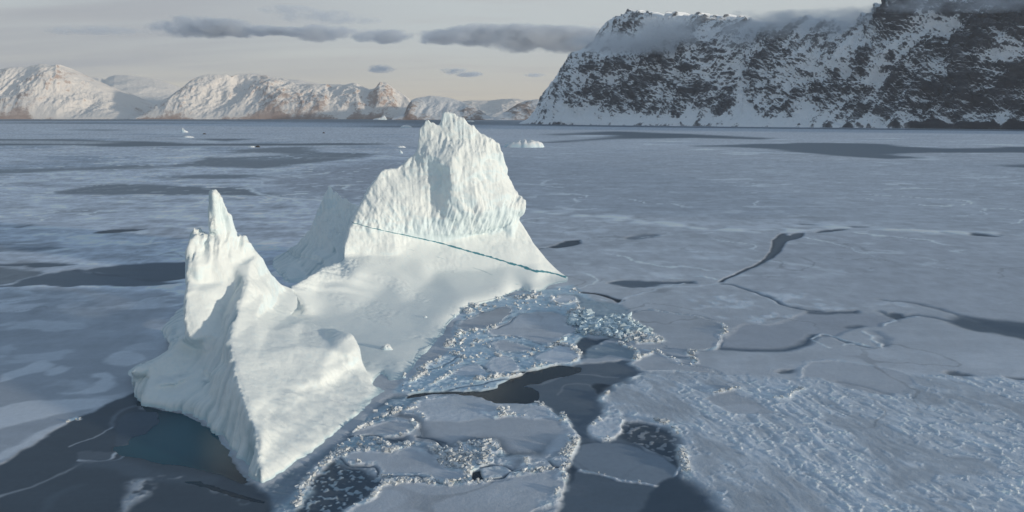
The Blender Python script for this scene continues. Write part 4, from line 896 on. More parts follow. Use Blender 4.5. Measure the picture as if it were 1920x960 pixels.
# blocky colour variation in the rubble: snow on top, bluer ice below
bl = np.clip(rub, 0, 1) * fade
tone = 1 + bl * (0.16 * rr + 0.20 * rr2)
colr *= tone[:, None]; colr[:, 0] *= 1 - 0.10 * bl * (rr < 0)
colr *= np.array([0.985, 1.01, 1.045]); lum = colr.mean(1, keepdims=True); colr = colr * (1 + (0.24 + 0.14 * sstep(600, 1800, Dist)[:, None]) * sstep(0.08, 0.40, lum)); colr = 0.86 - 0.5 * np.log1p(np.exp((0.86 - colr) / 0.05)) * 0 - np.maximum(0.86 - colr, 0)
colr = np.clip(colr, 0.004, 0.90)
glos = np.clip(glos - rub, 0, 1)

# --- material shared by all ice sheets
M_ICE = new_mat('sea_ice')
at = N('ShaderNodeAttribute', attribute_name='ice_colour'); ag = N('ShaderNodeAttribute', attribute_name='wet')
pos = N('ShaderNodeTexCoord').outputs['Object']
na = NOISE(MAPPING(pos, (1, 1, 1)), 0.9, 6, 0.65); nb = NOISE(MAPPING(pos, (0.16, 0.5, 1)), 0.35, 6, 0.6)
cfac = MATH('ADD', 0.72, MATH('ADD', MATH('MULTIPLY', na, 0.26), MATH('MULTIPLY', nb, 0.30)))
cm = N('ShaderNodeVectorMath', operation='SCALE'); L(at.outputs['Color'], cm.inputs[0]); L(cfac, cm.inputs['Scale'])
rgh = MR(ag.outputs['Fac'], 0, 1, 0.8, 0.5, False)
hb = MATH('MULTIPLY', NOISE(pos, 2.2, 5, 0.7), MR(ag.outputs['Fac'], 0, 1, 1.0, 0.12, False))
pI = principled(Base_Color=cm.outputs[0], Roughness=rgh, Normal=bump(hb, 0.5, 0.14))
L(MR(ag.outputs['Fac'], 0, 1, 0.08, 0.16, False), pI.inputs['Specular IOR Level'])
out_surface(pI.outputs[0])
M_WATER = new_mat('sea_water')
pos = N('ShaderNodeTexCoord').outputs['Object']
# paler teal where the berg's submerged foot shows through
sp = SEP(pos)
ddx = MATH('MULTIPLY', MATH('ADD', sp[0], 60), 0.045); ddy = MATH('MULTIPLY', MATH('ADD', sp[1], -121), 0.06)
rad = MATH('SQRT', MATH('ADD', MATH('MULTIPLY', ddx, ddx), MATH('MULTIPLY', ddy, ddy)))
wcol = MIX(MR(rad, 1.3, 0.2), (0.012, 0.026, 0.044), (0.016, 0.085, 0.120))
pW = principled(Base_Color=wcol, Roughness=0.24, Normal=bump(NOISE(MAPPING(pos, (0.5, 1.2, 1)), 1.1, 4, 0.6), 0.35, 0.05))
pW.inputs['IOR'].default_value = 1.33
out_surface(pW.outputs[0])

# --- meshes: one water sheet, the ice field, and every traced floe on its own
far_ = 120000.0
wv = [(-far_, -400, 0), (far_, -400, 0), (far_, far_, 0), (-far_, far_, 0)]
water = mesh_obj('sea_water', np.array(wv, float), np.array([(0, 1, 2, 3)]), M_WATER, smooth=False)
tag(water, kind='structure')
GF = grid_faces(nr, nc)
GV = np.column_stack([gx, gy, H])
fmax = H[GF].max(1); GFk = GF[fmax > -0.06]
fid = floe_id[GFk]; fsame = np.where((fid == fid[:, :1]).sum(1) >= 3, fid[:, 0], -1)
def submesh(name, faces):
    u, inv = np.unique(faces, return_inverse=True)
    return mesh_obj(name, GV[u], inv.reshape(faces.shape)[:, ::-1], M_ICE, attrs={'ice_colour': colr[u], 'wet': glos[u]})
def skirt_and_add(name, faces):
    """a floe: its top surface plus side walls going down into the sea"""
    e = np.concatenate([faces[:, [0, 1]], faces[:, [1, 2]], faces[:, [2, 3]], faces[:, [3, 0]]])
    key = np.sort(e, 1); _, ix, ct = np.unique(key, axis=0, return_index=True, return_counts=True)
    be = e[ix[ct == 1]]
    u, inv = np.unique(faces, return_inverse=True); m = {int(q): i for i, q in enumerate(u)}
    bv = np.unique(be); b2 = {int(q): len(u) + i for i, q in enumerate(bv)}
    v = np.vstack([GV[u], np.column_stack([GV[bv, :2], np.full(len(bv), -0.25)])])
    side = np.array([(m[int(p)], m[int(q)], b2[int(q)], b2[int(p)]) for p, q in be])
    f = np.vstack([inv.reshape(faces.shape)[:, ::-1], side])
    w = np.concatenate([u, bv])
    return mesh_obj(name, v, f, M_ICE, attrs={'ice_colour': colr[w], 'wet': glos[w]})
ice = submesh('sea_ice', GFk[fsame < 0]); tag(ice, kind='structure')
for i, F_ in enumerate(FLOES):
    ff = GFk[fsame == i]
    if len(ff) < 10: print('floe empty', i); continue
    o = skirt_and_add('ice_floe', ff)
    tag(o, F_[0], 'ice floe', 'ice floes packed around the iceberg')

# --- loose blocks: crushed ice along ridges (far too many to count)
def blocks(name, n_, weight, smin, smax, seed, label, tint=(1, 1, 1), lift=0.3):
    rng = np.random.default_rng(seed)
    p = weight / weight.sum(); ix = rng.choice(len(gx), n_, p=p)
    s = smin + (smax - smin) * rng.random(n_) ** 4.5; s *= np.clip(Dist[ix] / 170, 0.7, 3.2)
    cube = np.array([(-1,-1,-1),(1,-1,-1),(1,1,-1),(-1,1,-1),(-1,-1,1),(1,-1,1),(1,1,1),(-1,1,1)], float) * 0.5
    v = cube[None] * np.stack([s * rng.uniform(.7, 1.5, n_), s * rng.uniform(.7, 1.4, n_), s * rng.uniform(.35, .85, n_)], -1)[:, None]
    v = v * rng.uniform(0.45, 1.2, (n_, 8, 3))
    a = rng.uniform(0, 2*np.pi, n_); b = rng.normal(0, 0.35, n_); c = rng.normal(0, 0.35, n_)
    ca, sa, cb, sb, cc, sc = np.cos(a), np.sin(a), np.cos(b), np.sin(b), np.cos(c), np.sin(c)
    x_, y_, z_ = v[..., 0], v[..., 1], v[..., 2]
    y1, z1 = y_*cb[:, None] - z_*sb[:, None], y_*sb[:, None] + z_*cb[:, None]
    x1, z2 = x_*cc[:, None] + z1*sc[:, None], -x_*sc[:, None] + z1*cc[:, None]
    x2, y2 = x1*ca[:, None] - y1*sa[:, None], x1*sa[:, None] + y1*ca[:, None]
    jx = rng.normal(0, 1, n_) * scr[ix] * 1.0; jy = rng.normal(0, 1, n_) * dyw[ix] * 0.5
    vv = np.stack([x2 + (gx[ix] + jx)[:, None], y2 + (gy[ix] + jy)[:, None], z2 + (np.maximum(H[ix], 0) + s * lift)[:, None]], -1).reshape(-1, 3)
    q = np.array([(0,3,2,1),(4,5,6,7),(0,1,5,4),(1,2,6,5),(2,3,7,6),(3,0,4,7)])
    ff = (q[None] + (np.arange(n_) * 8)[:, None, None]).reshape(-1, 4)
    cc_ = (0.50 + 0.28 * rng.random(n_))[:, None] * np.array([0.96, 1.0, 1.03]) * np.array(tint)
    cl = np.repeat(cc_, 8, 0)
    o = mesh_obj(name, vv, ff, M_ICE, smooth=False, attrs={'ice_colour': cl, 'wet': np.zeros(len(cl))})
    tag(o, label, 'crushed ice', kind='stuff'); return o
sel_ = (PX.ravel() > -60) & (PX.ravel() < 1980) & (Dist < 330)
clump = sstep(-0.15, 0.45, fbm(gx, gy, 0, 9, 3, 0.6, seed=210))
wgt = np.clip(rub - 0.42, 0, 1) ** 1.6 * (0.15 + clump) * sel_ * (H > 0.05) * np.clip(0.6 + rr, 0.05, 2)
blocks('crushed_ice', NBLK, wgt, 0.13, 1.1, 7, 'small white blocks of crushed ice strewn along the ridges between the floes')
bx, by = G(1130, 612)[0], G(1130, 612)[1]
pile = sstep(1, 0, np.hypot((gx - G(1120,613)[0]) / 20.0, (gy - G(1120,613)[1]) / 17.0)) * (np.abs(colr[:, 2] - colr[:, 0]) > 0.10) * (rub > .6)
blocks('blue_ice_pile', 1800, pile * sel_ + 1e-12, 0.5, 1.7, 8, 'heap of pale blue broken ice blocks off the right tip of the iceberg', (0.88, 1.0, 1.05), 0.4)
# ---------------------------------------------------------------- MOUNTAINS
def mtn_material(name, rock_a, rock_b, snow, t0, t1, sc, wz=1.0):
    m = new_mat(name)
    geo = N('ShaderNodeNewGeometry'); pos = N('ShaderNodeTexCoord').outputs['Object']
    att = N('ShaderNodeAttribute', attribute_name='snowy')
    nz = SEP(geo.outputs['Normal'])[2]
    nA = NOISE(MAPPING(pos, (1, 1, 1.5), rot=(0, R(24), R(45))), 0.010 * sc, 8, 0.68, 0.4)
    nB = NOISE(MAPPING(pos, (1, 1, 2.2), rot=(0, R(24), R(45))), 0.05 * sc, 6, 0.72, 0.3)
    f = MATH('ADD', MATH('MULTIPLY', nz, wz), MATH('ADD', MATH('MULTIPLY', MATH('SUBTRACT', nA, 0.5), 1.1), MATH('MULTIPLY', MATH('SUBTRACT', nB, 0.5), 0.75)))
    f = MATH('ADD', f, att.outputs['Fac'])
    nC = NOISE(MAPPING(pos, (1, 1, 2.6), rot=(0, R(-20), R(30))), 0.16 * sc, 5, 0.75, 0.5)
    f = MATH('ADD', f, MATH('MULTIPLY', MATH('SUBTRACT', nC, 0.5), 0.6))
    sn = MATH('ADD', MATH('MULTIPLY', MR(f, t0, t1), 0.62), MATH('MULTIPLY', MR(MATH('ADD', f, MATH('MULTIPLY', MATH('SUBTRACT', NOISE(MAPPING(pos, (1, 1, 3.0), rot=(0, R(30), R(60))), 0.33 * sc, 4, 0.75), 0.5), 1.3)), t0 - 0.42, t1 + 0.12), 0.38))
    rock = MIX(nA, rock_a, rock_b)
    strata = NOISE(MAPPING(pos, (0.3, 0.3, 1.3), rot=(0, R(15), 0)), 0.03 * sc, 5, 0.65)
    rock = MIX(MATH('MULTIPLY', MR(strata, 0.45, 0.7), 0.5), rock, tuple(c * 1.4 for c in rock_b))
    c = MIX(sn, rock, snow)
    p = principled(Base_Color=c, Roughness=0.9, Normal=bump(nB, 0.6, 6.0 / sc))
    p.inputs['Specular IOR Level'].default_value = 0.05
    out_surface(p.outputs[0]); return m
M_FAR = mtn_material('far_rock_snow', (0.30, 0.20, 0.16), (0.40, 0.28, 0.225), (0.86, 0.80, 0.74), 0.50, 0.76, 0.45)
M_FARB = mtn_material('far_brown_rock', (0.20, 0.12, 0.085), (0.26, 0.165, 0.12), (0.78, 0.77, 0.76), 0.70, 0.98, 0.45)
M_CLIFF = mtn_material('cliff_rock_snow', (0.060, 0.070, 0.087), (0.115, 0.120, 0.133), (0.86, 0.88, 0.90), 0.22, 0.46, 1.0, 0.75)

def far_range(name, label_kind, prof, base_py, depth, mat, seed, snow0=0.0, amp=1.0, back=2500, low_rock=0.0, shp=0.85, gul=1.0):
    """ridge traced as (px, py); foot at the shoreline base_py, ridge set back by depth metres"""
    prof = np.array(prof, float)
    u = np.linspace(prof[0, 0], prof[-1, 0], int(abs(prof[-1, 0] - prof[0, 0]) / 1.2) + 2)
    ridge_py = np.interp(u, prof[:, 0], prof[:, 1]); sdp = prof[:, 2] if prof.shape[1] > 2 else np.full(len(prof), depth)
    dep = np.interp(u, prof[:, 0], sdp)
    Y0 = G(960, base_py)[1]
    nv_ = 90; t = np.concatenate([np.linspace(0, 1, nv_), 1 + np.linspace(0.05, 1, 12)])
    T_, U_ = np.meshgrid(t, u, indexing='ij')
    Yr = Y0 + dep[None, :]
    Y_ = np.where(T_ <= 1, Y0 + T_ * dep[None, :], Yr + (T_ - 1) * back)
    Zr = P(U_, np.broadcast_to(ridge_py, U_.shape), np.broadcast_to(Yr, U_.shape))[..., 2]
    Xr = P(U_, np.broadcast_to(ridge_py, U_.shape), np.broadcast_to(Yr, U_.shape))[..., 0]
    X0 = P(U_, np.full(U_.shape, base_py), np.full(U_.shape, Y0))[..., 0]
    X_ = np.where(T_ <= 1, X0 + (Xr - X0) * T_, Xr)
    # gullies and spurs running down the face
    sc_ = Y0 / 12800.0
    gx1 = X_ + 160 * fbm(X_, Y_, 0, 1500, 2, seed=seed + 5)
    g1 = fbm(gx1, Y_ * 0.35, 0, 1300 * sc_, 5, 0.45, seed=seed, ridged=True)
    g2 = fbm(gx1, Y_ * 0.5, 0, 330 * sc_, 5, 0.7, seed=seed + 1, ridged=True)
    g3 = fbm(X_, Y_, T_ * 500, 130 * sc_, 3, 0.6, seed=seed + 2)
    sh = np.where(T_ <= 1, T_ ** shp, 1 - 0.55 * (T_ - 1) ** 1.5)
    env = np.where(T_ <= 1, np.sin(np.pi * np.clip(T_, 0, 1)) ** 0.7, 0.25)
    Z_ = Zr * sh + amp * env * (210 * g1 * gul + 42 * g2 * gul + 22 * g3) * np.clip(Zr / 700, 0.2, 1.2)
    Z_ += amp * 16 * g2 * (T_ > 0.9) * np.clip(Zr / 700, 0.2, 1)
    Z_ = np.maximum(Z_, -20 + 30 * T_)
    Z_[0] = -15
    snow = snow0 + 0.22 * fbm(X_, Y_, 0, 1400, 3, seed=seed + 9) - 0.35 * np.clip(g1, -0.6, 0.6) - 0.30 * np.clip(g2, -0.5, 0.5) - low_rock * sstep(0.30, 0.10, Z_ / (Zr + 1)) * (T_ < 0.6)
    V_ = np.stack([X_, Y_, Z_], -1).reshape(-1, 3); nr_, nc_ = X_.shape
    o = mesh_obj(name, V_, grid_faces(nr_, nc_), mat, attrs={'snowy': snow.ravel()})
    tag(o, kind='structure'); return o
far_range('mountain', '', [(1010,186,1200),(1000,187,1200),(985,190,1200),(970,196,900),(955,205,700),(940,214,400),(925,222,200)][::-1], 225.0, 900, M_FARB, 31, 0.10, 0.7)
far_range('mountain', '', [(840,206),(868,190),(885,188),(915,189),(940,186),(962,185),(985,188),(1010,187),(1040,184),(1100,186)], 223.0, 4000, M_FAR, 32, 0.32, 0.6)
far_range('mountain', '', [(735,222,100),(758,214,300),(765,196,700),(772,187,900),(785,183,1000),(805,180,1000),(825,181,1000),(845,184,1000),(862,190,900),(880,196,700),(900,207,400),(915,218,200),(925,223.5,60)], 224.6, 900, M_FARB, 33, 0.16, 0.7, low_rock=0.1)
far_range('mountain', '', [(255,222.5,60),(285,203,500),(310,186,900),(335,170,1300),(355,155,1600),(372,144,1800),(385,141,1900),(425,140,2000),(432,144,2000),(445,140,2600),(470,139,2800),(490,143,2800),(505,149,2600),(520,146,2600),(545,152,2300),(560,158,2000),(590,161,1900),(610,161,1900),(618,166,1900),(632,162,1900),(645,160,1900),(658,157,1900),(668,157,1800),(680,163,1800),(692,169,1800),(702,166,1700),(713,158,1600),(725,159,1600),(742,168,1500),(755,177,1300),(762,184,1100),(768,192,900),(772,205,600),(778,222,100)], 223.6, 1800, M_FAR, 34, 0.10, 1.0, low_rock=0.12, shp=0.75)
far_range('mountain', '', [(-260,150),(-200,128),(-100,140),(-40,136),(0,131),(20,127),(38,125),(50,127),(62,122),(75,120),(88,122),(100,123),(106,121),(112,127),(125,134),(140,142),(160,152),(185,163),(205,174),(230,190),(255,205),(280,222.5)], 223.4, 1900, M_FAR, 35, 0.20, 1.0, shp=0.8)
far_range('mountain', '', [(100,160),(130,146),(150,144),(185,146),(196,150),(204,144),(215,141),(240,141),(262,144),(290,149),(315,156),(338,165),(360,172),(430,150),(445,141),(475,138),(500,142),(520,147),(560,150),(600,158),(640,158),(700,168)], 221.4, 7000, M_FAR, 36, 0.62, 0.45, shp=0.7, gul=0.6)

# ---- the great cliff on the right
K = [ # (px, py, setback) from the waterline up to the plateau rim
 [(972,232,0),(990,222,25),(1003,206,70),(1020,176,150),(1032,156,190),(1045,138,225),(1056,118,255),(1066,101,285),(1084,96,340),(1112,82,430),(1130,50,480),(1136,42,500),(1152,34,560)],
 [(1040,233.6,0),(1046,221,40),(1054,204,90),(1064,180,150),(1074,160,190),(1086,140,225),(1098,120,255),(1110,104,285),(1128,95,340),(1145,80,420),(1160,58,480),(1168,42,520),(1185,28,600)],
 [(1160,235,0),(1164,222,60),(1170,204,120),(1176,184,165),(1182,164,200),(1188,144,235),(1194,124,265),(1200,106,300),(1206,92,350),(1212,76,420),(1220,58,490),(1226,42,540),(1232,26,640)],
 [(1290,236.6,0),(1292,222,60),(1294,205,120),(1296,186,165),(1298,166,200),(1300,146,235),(1302,126,265),(1305,108,300),(1308,90,360),(1310,74,440),(1312,58,520),(1314,44,600),(1316,33,760)],
 [(1392,237.6,0),(1390,224,80),(1390,208,170),(1390,190,240),(1391,170,310),(1392,150,370),(1394,130,430),(1396,112,480),(1398,96,540),(1400,82,600),(1402,68,680),(1404,54,760),(1406,42,900)],
 [(1500,238.6,0),(1500,224,60),(1500,206,110),(1500,188,150),(1500,168,190),(1500,148,225),(1500,128,260),(1500,108,300),(1500,92,350),(1500,78,420),(1500,68,500),(1500,60,580),(1500,48,760)],
 [(1610,240,0),(1608,226,50),(1606,208,100),(1604,190,140),(1604,170,180),(1604,150,215),(1606,130,250),(1608,110,290),(1612,94,340),(1618,80,400),(1624,68,460),(1630,58,520),(1640,40,640)],
 [(1720,241,0),(1716,226,45),(1710,208,90),(1704,190,130),(1700,170,170),(1698,150,205),(1696,130,240),(1694,110,280),(1692,90,320),(1690,64,370),(1688,40,410),(1690,14,450),(1700,-22,560)],
 [(1830,242.4,0),(1826,227,40),(1820,208,80),(1815,188,120),(1810,166,155),(1806,144,190),(1804,122,225),(1802,100,260),(1800,76,300),(1798,48,340),(1798,20,380),(1800,-16,430),(1806,-60,560)],
 [(1960,244,0),(1956,228,40),(1950,208,80),(1945,188,115),(1940,164,150),(1936,140,185),(1934,116,220),(1932,92,250),(1930,66,290),(1928,36,330),(1928,4,370),(1930,-36,420),(1936,-90,560)],
 [(2300,250,0),(2296,230,40),(2290,208,80),(2285,186,115),(2280,160,150),(2276,134,185),(2274,108,220),(2272,80,250),(2270,50,290),(2268,16,330),(2268,-20,370),(2270,-66,420),(2276,-120,560)],
 [(2900,262,0),(2896,240,40),(2890,214,80),(2885,188,115),(2880,160,150),(2876,130,185),(2874,98,220),(2872,64,250),(2870,30,290),(2868,-8,330),(2868,-50,370),(2870,-96,420),(2876,-150,560)]]
K = np.array(K, float)
ku = K[:, 0, 0]
uu = np.concatenate([np.linspace(972, 1960, 860), np.linspace(1966, 2900, 120)])
vv_ = np.linspace(0, 12, 300)
# interpolate along u (base px) then along v
def interp_key(ch):
    A_ = np.stack([np.interp(uu, ku, K[:, j, ch]) for j in range(13)], 0)       # 13 x nu
    out = np.empty((len(vv_), len(uu)))
    for c_ in range(len(uu)): out[:, c_] = np.interp(vv_, np.arange(13), A_[:, c_])
    return out
KX, KY, KS = interp_key(0), interp_key(1), interp_key(2)
Yb = np.interp(uu, ku, G(K[:, 0, 0], K[:, 0, 1])[:, 1])
YY = Yb[None, :] + KS
pc = P(KX, KY, YY); cx_, cy_, cz_ = pc[..., 0], pc[..., 1], pc[..., 2]
# smooth the interpolated sheet a little
for _ in range(10):
    for a_ in (cx_, cy_, cz_):
        a_[1:-1, 1:-1] = 0.25 * (a_[:-2, 1:-1] + a_[2:, 1:-1] + a_[1:-1, :-2] + a_[1:-1, 2:])
du = np.stack([np.gradient(q, axis=1) for q in (cx_, cy_, cz_)], -1); dv = np.stack([np.gradient(q, axis=0) for q in (cx_, cy_, cz_)], -1)
nn = np.cross(du, dv); nn /= np.linalg.norm(nn, axis=-1, keepdims=True) + 1e-9
al = cx_ * 0.72 - cy_ * 0.69           # distance along the wall
edge = sstep(0, 40, (np.arange(len(uu)) * 1.0))[None, :]
hh = np.clip(cz_ / 600, 0, 1)
rightw = sstep(1400, 1750, KX)
big = fbm(al, cz_ * 0.55, cy_ * 0.3, 420, 4, 0.55, seed=301, ridged=True)
wall = fbm(al + cz_ * 0.45, cz_ * 0.8, 0, 170, 6, 0.66, seed=302, ridged=True)
ledge = fbm(al * 0.30 + 40 * big, cz_ * 1.3 + 0.20 * al, 0, 95, 4, 0.6, seed=303)
fine = fbm(al * 0.7, cz_ + 0.3 * al, 0, 42, 5, 0.7, seed=304)
talus = sstep(0.26, 0.08, hh + 0.10 * wall + 0.05 * fine) * (1 - 0.6 * rightw)
D_ = (58 * big * (0.7 + 0.9 * rightw) + 40 * wall + 20 * ledge + 17 * fine) * (1 - 0.75 * talus) * (0.35 + 0.65 * edge)
D_ *= sstep(0, 8, np.arange(len(vv_)))[:, None] * 0.9 + 0.1
cx2, cy2, cz2 = cx_ + nn[..., 0] * D_, cy_ + nn[..., 1] * D_, cz_ + nn[..., 2] * D_
# terraces: steepen and flatten alternately so that snow can lie on the ledges
step = 34 + 10 * fbm(al, 0 * al, 0, 500, 2, seed=305)
ph = (cz2 + 0.16 * al + 60 * big + 30 * wall) / step; fr_ = ph - np.floor(ph)
ter = (sstep(0.15, 0.75, fr_) - fr_) * step * 0.30 * (1 - talus)
cz2 = cz2 + ter * sstep(0, 14, np.arange(len(vv_)))[:, None]
cz2[0] = -12
# plateau behind the rim
rows = [np.stack([cx2, cy2, cz2], -1)]
for k_, (bk, dz_) in enumerate([(60, 6), (200, 12), (600, 10), (1500, -60), (2600, -400)]):
    last = np.stack([cx2[-1] + 0.55 * bk, cy2[-1] + 0.83 * bk, cz2[-1] + dz_ + 12 * fbm(cx2[-1], cy2[-1] + bk, 0, 250, 3, seed=307)], -1)
    rows.append(last[None])
CV = np.concatenate(rows, 0); nr_, nc_ = CV.shape[:2]
sn_ = 0.10 * fbm(al, cz_, 0, 600, 3, seed=310) + 0.20 * talus * (0.5 + 0.9 * fbm(al, cz_, 0, 130, 4, 0.6, seed=311)) - 0.62 * np.clip(wall, -0.6, 0.6) - 0.30 * np.clip(big, -0.6, 0.6) - 0.35 * np.clip(ledge, -0.5, 0.5) + 0.34 * sstep(0.15, 0.5, fbm(al - 0.55 * cz_, cz_ * 0.16, 0, 120, 4, 0.6, seed=312, ridged=True)) - 0.08 * rightw + 0.05 * (1 - rightw) 
sn_ = np.concatenate([sn_, np.full((5, nc_), 0.35)], 0)
# traced snow couloirs and snowfields, and bare dark faces
def patch_snow(pts, v, soft=8):
    global sn_
    w = np.array(pts, float); X = KX + 10 * wall + 8 * fine; Y = KY + 6 * ledge
    d = seg_dist(w, True, X, Y); ins = inside(w, X, Y); sd = np.where(ins, -d, d)
    sn_[:300] += v * sstep(soft, -soft, sd)
for q in [[(1880,90),(1815,110),(1800,125),(1850,118),(1920,122),(1960,110),(1930,95)],[(1640,92),(1700,70),(1730,60),(1700,95),(1660,130),(1620,170),(1605,165),(1625,130)],[(1855,185),(1885,180),(1890,215),(1860,220)],[(1380,120),(1398,120),(1400,180),(1392,235),(1378,235),(1385,170)],[(1540,120),(1580,95),(1640,70),(1620,100),(1580,130)],[(1700,25),(1750,15),(1790,30),(1760,45),(1720,40)],[(1740,120),(1770,118),(1790,135),(1760,140)],[(1840,60),(1870,55),(1900,85),(1880,90)],[(1680,185),(1700,180),(1710,205),(1690,205)],[(1030,190),(1100,205),(1200,222),(1300,225),(1280,236),(1050,232)]]:
    patch_snow(q, 0.45, 7)
for q in [[(1760,30),(1850,25),(1870,75),(1830,95),(1790,100),(1760,80)],[(1700,-10),(1800,-40),(1960,-60),(1960,60),(1860,50),(1760,15)],[(1740,160),(1850,125),(1960,130),(1960,225),(1850,215),(1740,205)],[(1250,112),(1285,105),(1290,145),(1262,160),(1235,150)],[(1530,75),(1600,65),(1580,85),(1545,95)],[(1110,165),(1200,160),(1220,200),(1150,200),(1090,185)],[(1600,170),(1680,160),(1720,215),(1620,215)],[(1035,150),(1080,150),(1120,180),(1060,182)]]:
    patch_snow(q, -0.20, 8)
cliff = mesh_obj('mountain', CV.reshape(-1, 3), grid_faces(nr_, nc_), M_CLIFF, attrs={'snowy': sn_.ravel()})
tag(cliff, kind='structure')
# ---------------------------------------------------------------- AIR: clouds and haze
def cloud(name, ells, dens, seed_off, label, albedo=(0.80, 0.84, 0.90), nscale=1.0, step=None, thr=0.66):
    """one cloud: a hull of overlapping flattened lumps filled with an uneven volume; ells in (px, py, rx_px, ry_px) at depth Y"""
    V = []; F = []; o_ = 0
    Yd = ells[0][4]
    nu, nv_ = 28, 14
    for (px, py, rx, ry, Y, ryd) in ells:
        c = P(px, py, Y).ravel(); R1 = rx * Y / FPX; R3 = ry * Y / FPX
        a = np.linspace(0, 2*np.pi, nu, endpoint=False); b = np.linspace(-np.pi/2, np.pi/2, nv_)
        B_, A_ = np.meshgrid(b, a, indexing='ij')
        v = np.stack([c[0] + R1*np.cos(B_)*np.cos(A_), c[1] + ryd*np.cos(B_)*np.sin(A_), c[2] + R3*np.sin(B_)], -1).reshape(-1, 3)
        i = np.arange(nv_-1)[:, None]*nu + np.arange(nu)[None]; j = np.arange(nv_-1)[:, None]*nu + (np.arange(nu)[None]+1) % nu
        f = np.stack([i, j, j+nu, i+nu], -1).reshape(-1, 4)
        V.append(v); F.append(f + o_); o_ += len(v)
    V = np.vstack(V); F = np.vstack(F)
    tmp = mesh_obj('tmp', V, F)
    ext = np.ptp(V, 0); md = tmp.modifiers.new('r', 'REMESH'); md.mode = 'VOXEL'; md.voxel_size = float(min(ext[2] / 9, ext[0] / 30))
    me = bpy.data.meshes.new_from_object(tmp.evaluated_get(bpy.context.evaluated_depsgraph_get()))
    bpy.data.objects.remove(tmp, do_unlink=True)
    me.materials.clear()
    m = new_mat(name + '_volume')
    pos = N('ShaderNodeTexCoord').outputs['Object']
    hz = ext[2]
    nA = NOISE(MAPPING(pos, (1, 1, 1.7), (seed_off, 0, 0)), 1.6 / hz * nscale, 5, 0.6)
    nB = NOISE(MAPPING(pos, (1, 1, 1.5), (seed_off, 9, 0)), 0.45 / hz * nscale, 3, 0.55)
    # fade to nothing at the hull: nearest-lump distance
    sp = SEP(pos); fld = None
    for (px, py, rx, ry, Y, ryd) in ells:
        c = P(px, py, Y).ravel(); R1 = rx * Y / FPX; R3 = ry * Y / FPX
        dx = MATH('MULTIPLY', MATH('SUBTRACT', sp[0], float(c[0])), 1/R1); dy = MATH('MULTIPLY', MATH('SUBTRACT', sp[1], float(c[1])), 1/ryd); dz = MATH('MULTIPLY', MATH('SUBTRACT', sp[2], float(c[2])), 1/R3)
        r2 = MATH('ADD', MATH('MULTIPLY', dx, dx), MATH('ADD', MATH('MULTIPLY', dy, dy), MATH('MULTIPLY', dz, dz)))
        k = MATH('MAXIMUM', MATH('SUBTRACT', 1.0, r2), 0.0)
        fld = k if fld is None else MATH('MAXIMUM', fld, k)
    nC = NOISE(MAPPING(pos, (1, 1, 1.3), (seed_off, 4, 0)), 5.0 / hz * nscale, 4, 0.6)
    f = MATH('ADD', MATH('MULTIPLY', fld, 0.55), MATH('ADD', MATH('MULTIPLY', MATH('SUBTRACT', nA, 0.5), 1.7), MATH('ADD', MATH('MULTIPLY', MATH('SUBTRACT', nB, 0.5), 1.3), MATH('MULTIPLY', MATH('SUBTRACT', nC, 0.5), 0.6))))
    den = MR(f, 0.06, 0.60)
    den = MATH('MULTIPLY', MATH('MULTIPLY', den, MR(fld, 0.0, 0.30)), dens)
    pv = N('ShaderNodeVolumePrincipled'); L(den, pv.inputs['Density']); pv.inputs['Color'].default_value = (*albedo, 1)
    pv.inputs['Anisotropy'].default_value = 0.2
    om = N('ShaderNodeOutputMaterial'); L(pv.outputs[0], om.inputs['Volume'])
    me.materials.append(m); me.name = name
    o = bpy.data.objects.new(name, me); C.objects.link(o)
    tag(o, label, 'cloud', kind='stuff'); return o
SC.cycles.volume_step_rate = 1.0; SC.cycles.volume_max_steps = 96; SC.cycles.volume_bounces = 2
CA = (0.88, 0.93, 1.0)
cloud('cloud_bank', [(345,50,82,22,19000,900),(420,54,90,19,19000,900),(490,58,55,11,19000,700)], 0.0060, 10, 'long grey cloud bank at the upper left, above the far mountains', CA)
cloud('cloud_bank', [(548,60,46,9,19000,700),(600,64,52,19,19000,800),(640,62,40,14,19000,800),(720,68,80,15,19000,800),(830,70,70,15,19000,900),(900,66,85,22,19000,1000),(980,72,110,28,19000,1000),(1080,76,120,28,19000,1000),(1160,78,90,24,19000,900)], 0.0060, 20, 'long grey cloud bank running into the cliff at the centre of the sky', CA)
cloud('cloud_wisp', [(600,32,100,15,21000,800),(540,18,60,9,21000,600),(660,38,60,8,21000,600)], 0.0016, 30, 'thin grey wisp of cloud above the long bank', CA)
cloud('cloud_wisp', [(190,58,120,9,21000,800)], 0.0011, 35, 'faint grey wisp left of the long bank', CA)
cloud('small_cloud', [(716,129,34,8.5,22000,500)], 0.0042, 40, 'small grey lens of cloud, left of the three over the far peaks', CA)
cloud('small_cloud', [(850,133,32,8.5,22000,500),(878,139,30,6,22000,500)], 0.0042, 50, 'small grey cloud with a tail, right above the berg\'s summit', CA)
cloud('small_cloud', [(1002,141,26,4.5,22000,400)], 0.003, 60, 'faint small streak of cloud beside the cliff edge', CA)
cloud('cliff_cloud', [(1130,82,80,24,4900,260),(1210,82,130,22,4820,260),(1290,60,120,34,4760,320),(1380,62,120,40,4700,330),(1480,56,130,36,4560,320),(1580,46,120,32,4400,320),(1670,36,80,34,4200,270)], 0.0080, 70, 'grey cloud lying along the top of the dark cliff', (0.95, 0.97, 1.0))
cloud('cliff_cloud', [(1740,12,90,16,3300,120),(1850,8,110,16,3200,120)], 0.005, 80, 'thin mist across the dark peak at the upper right corner', (0.9, 0.93, 0.98))

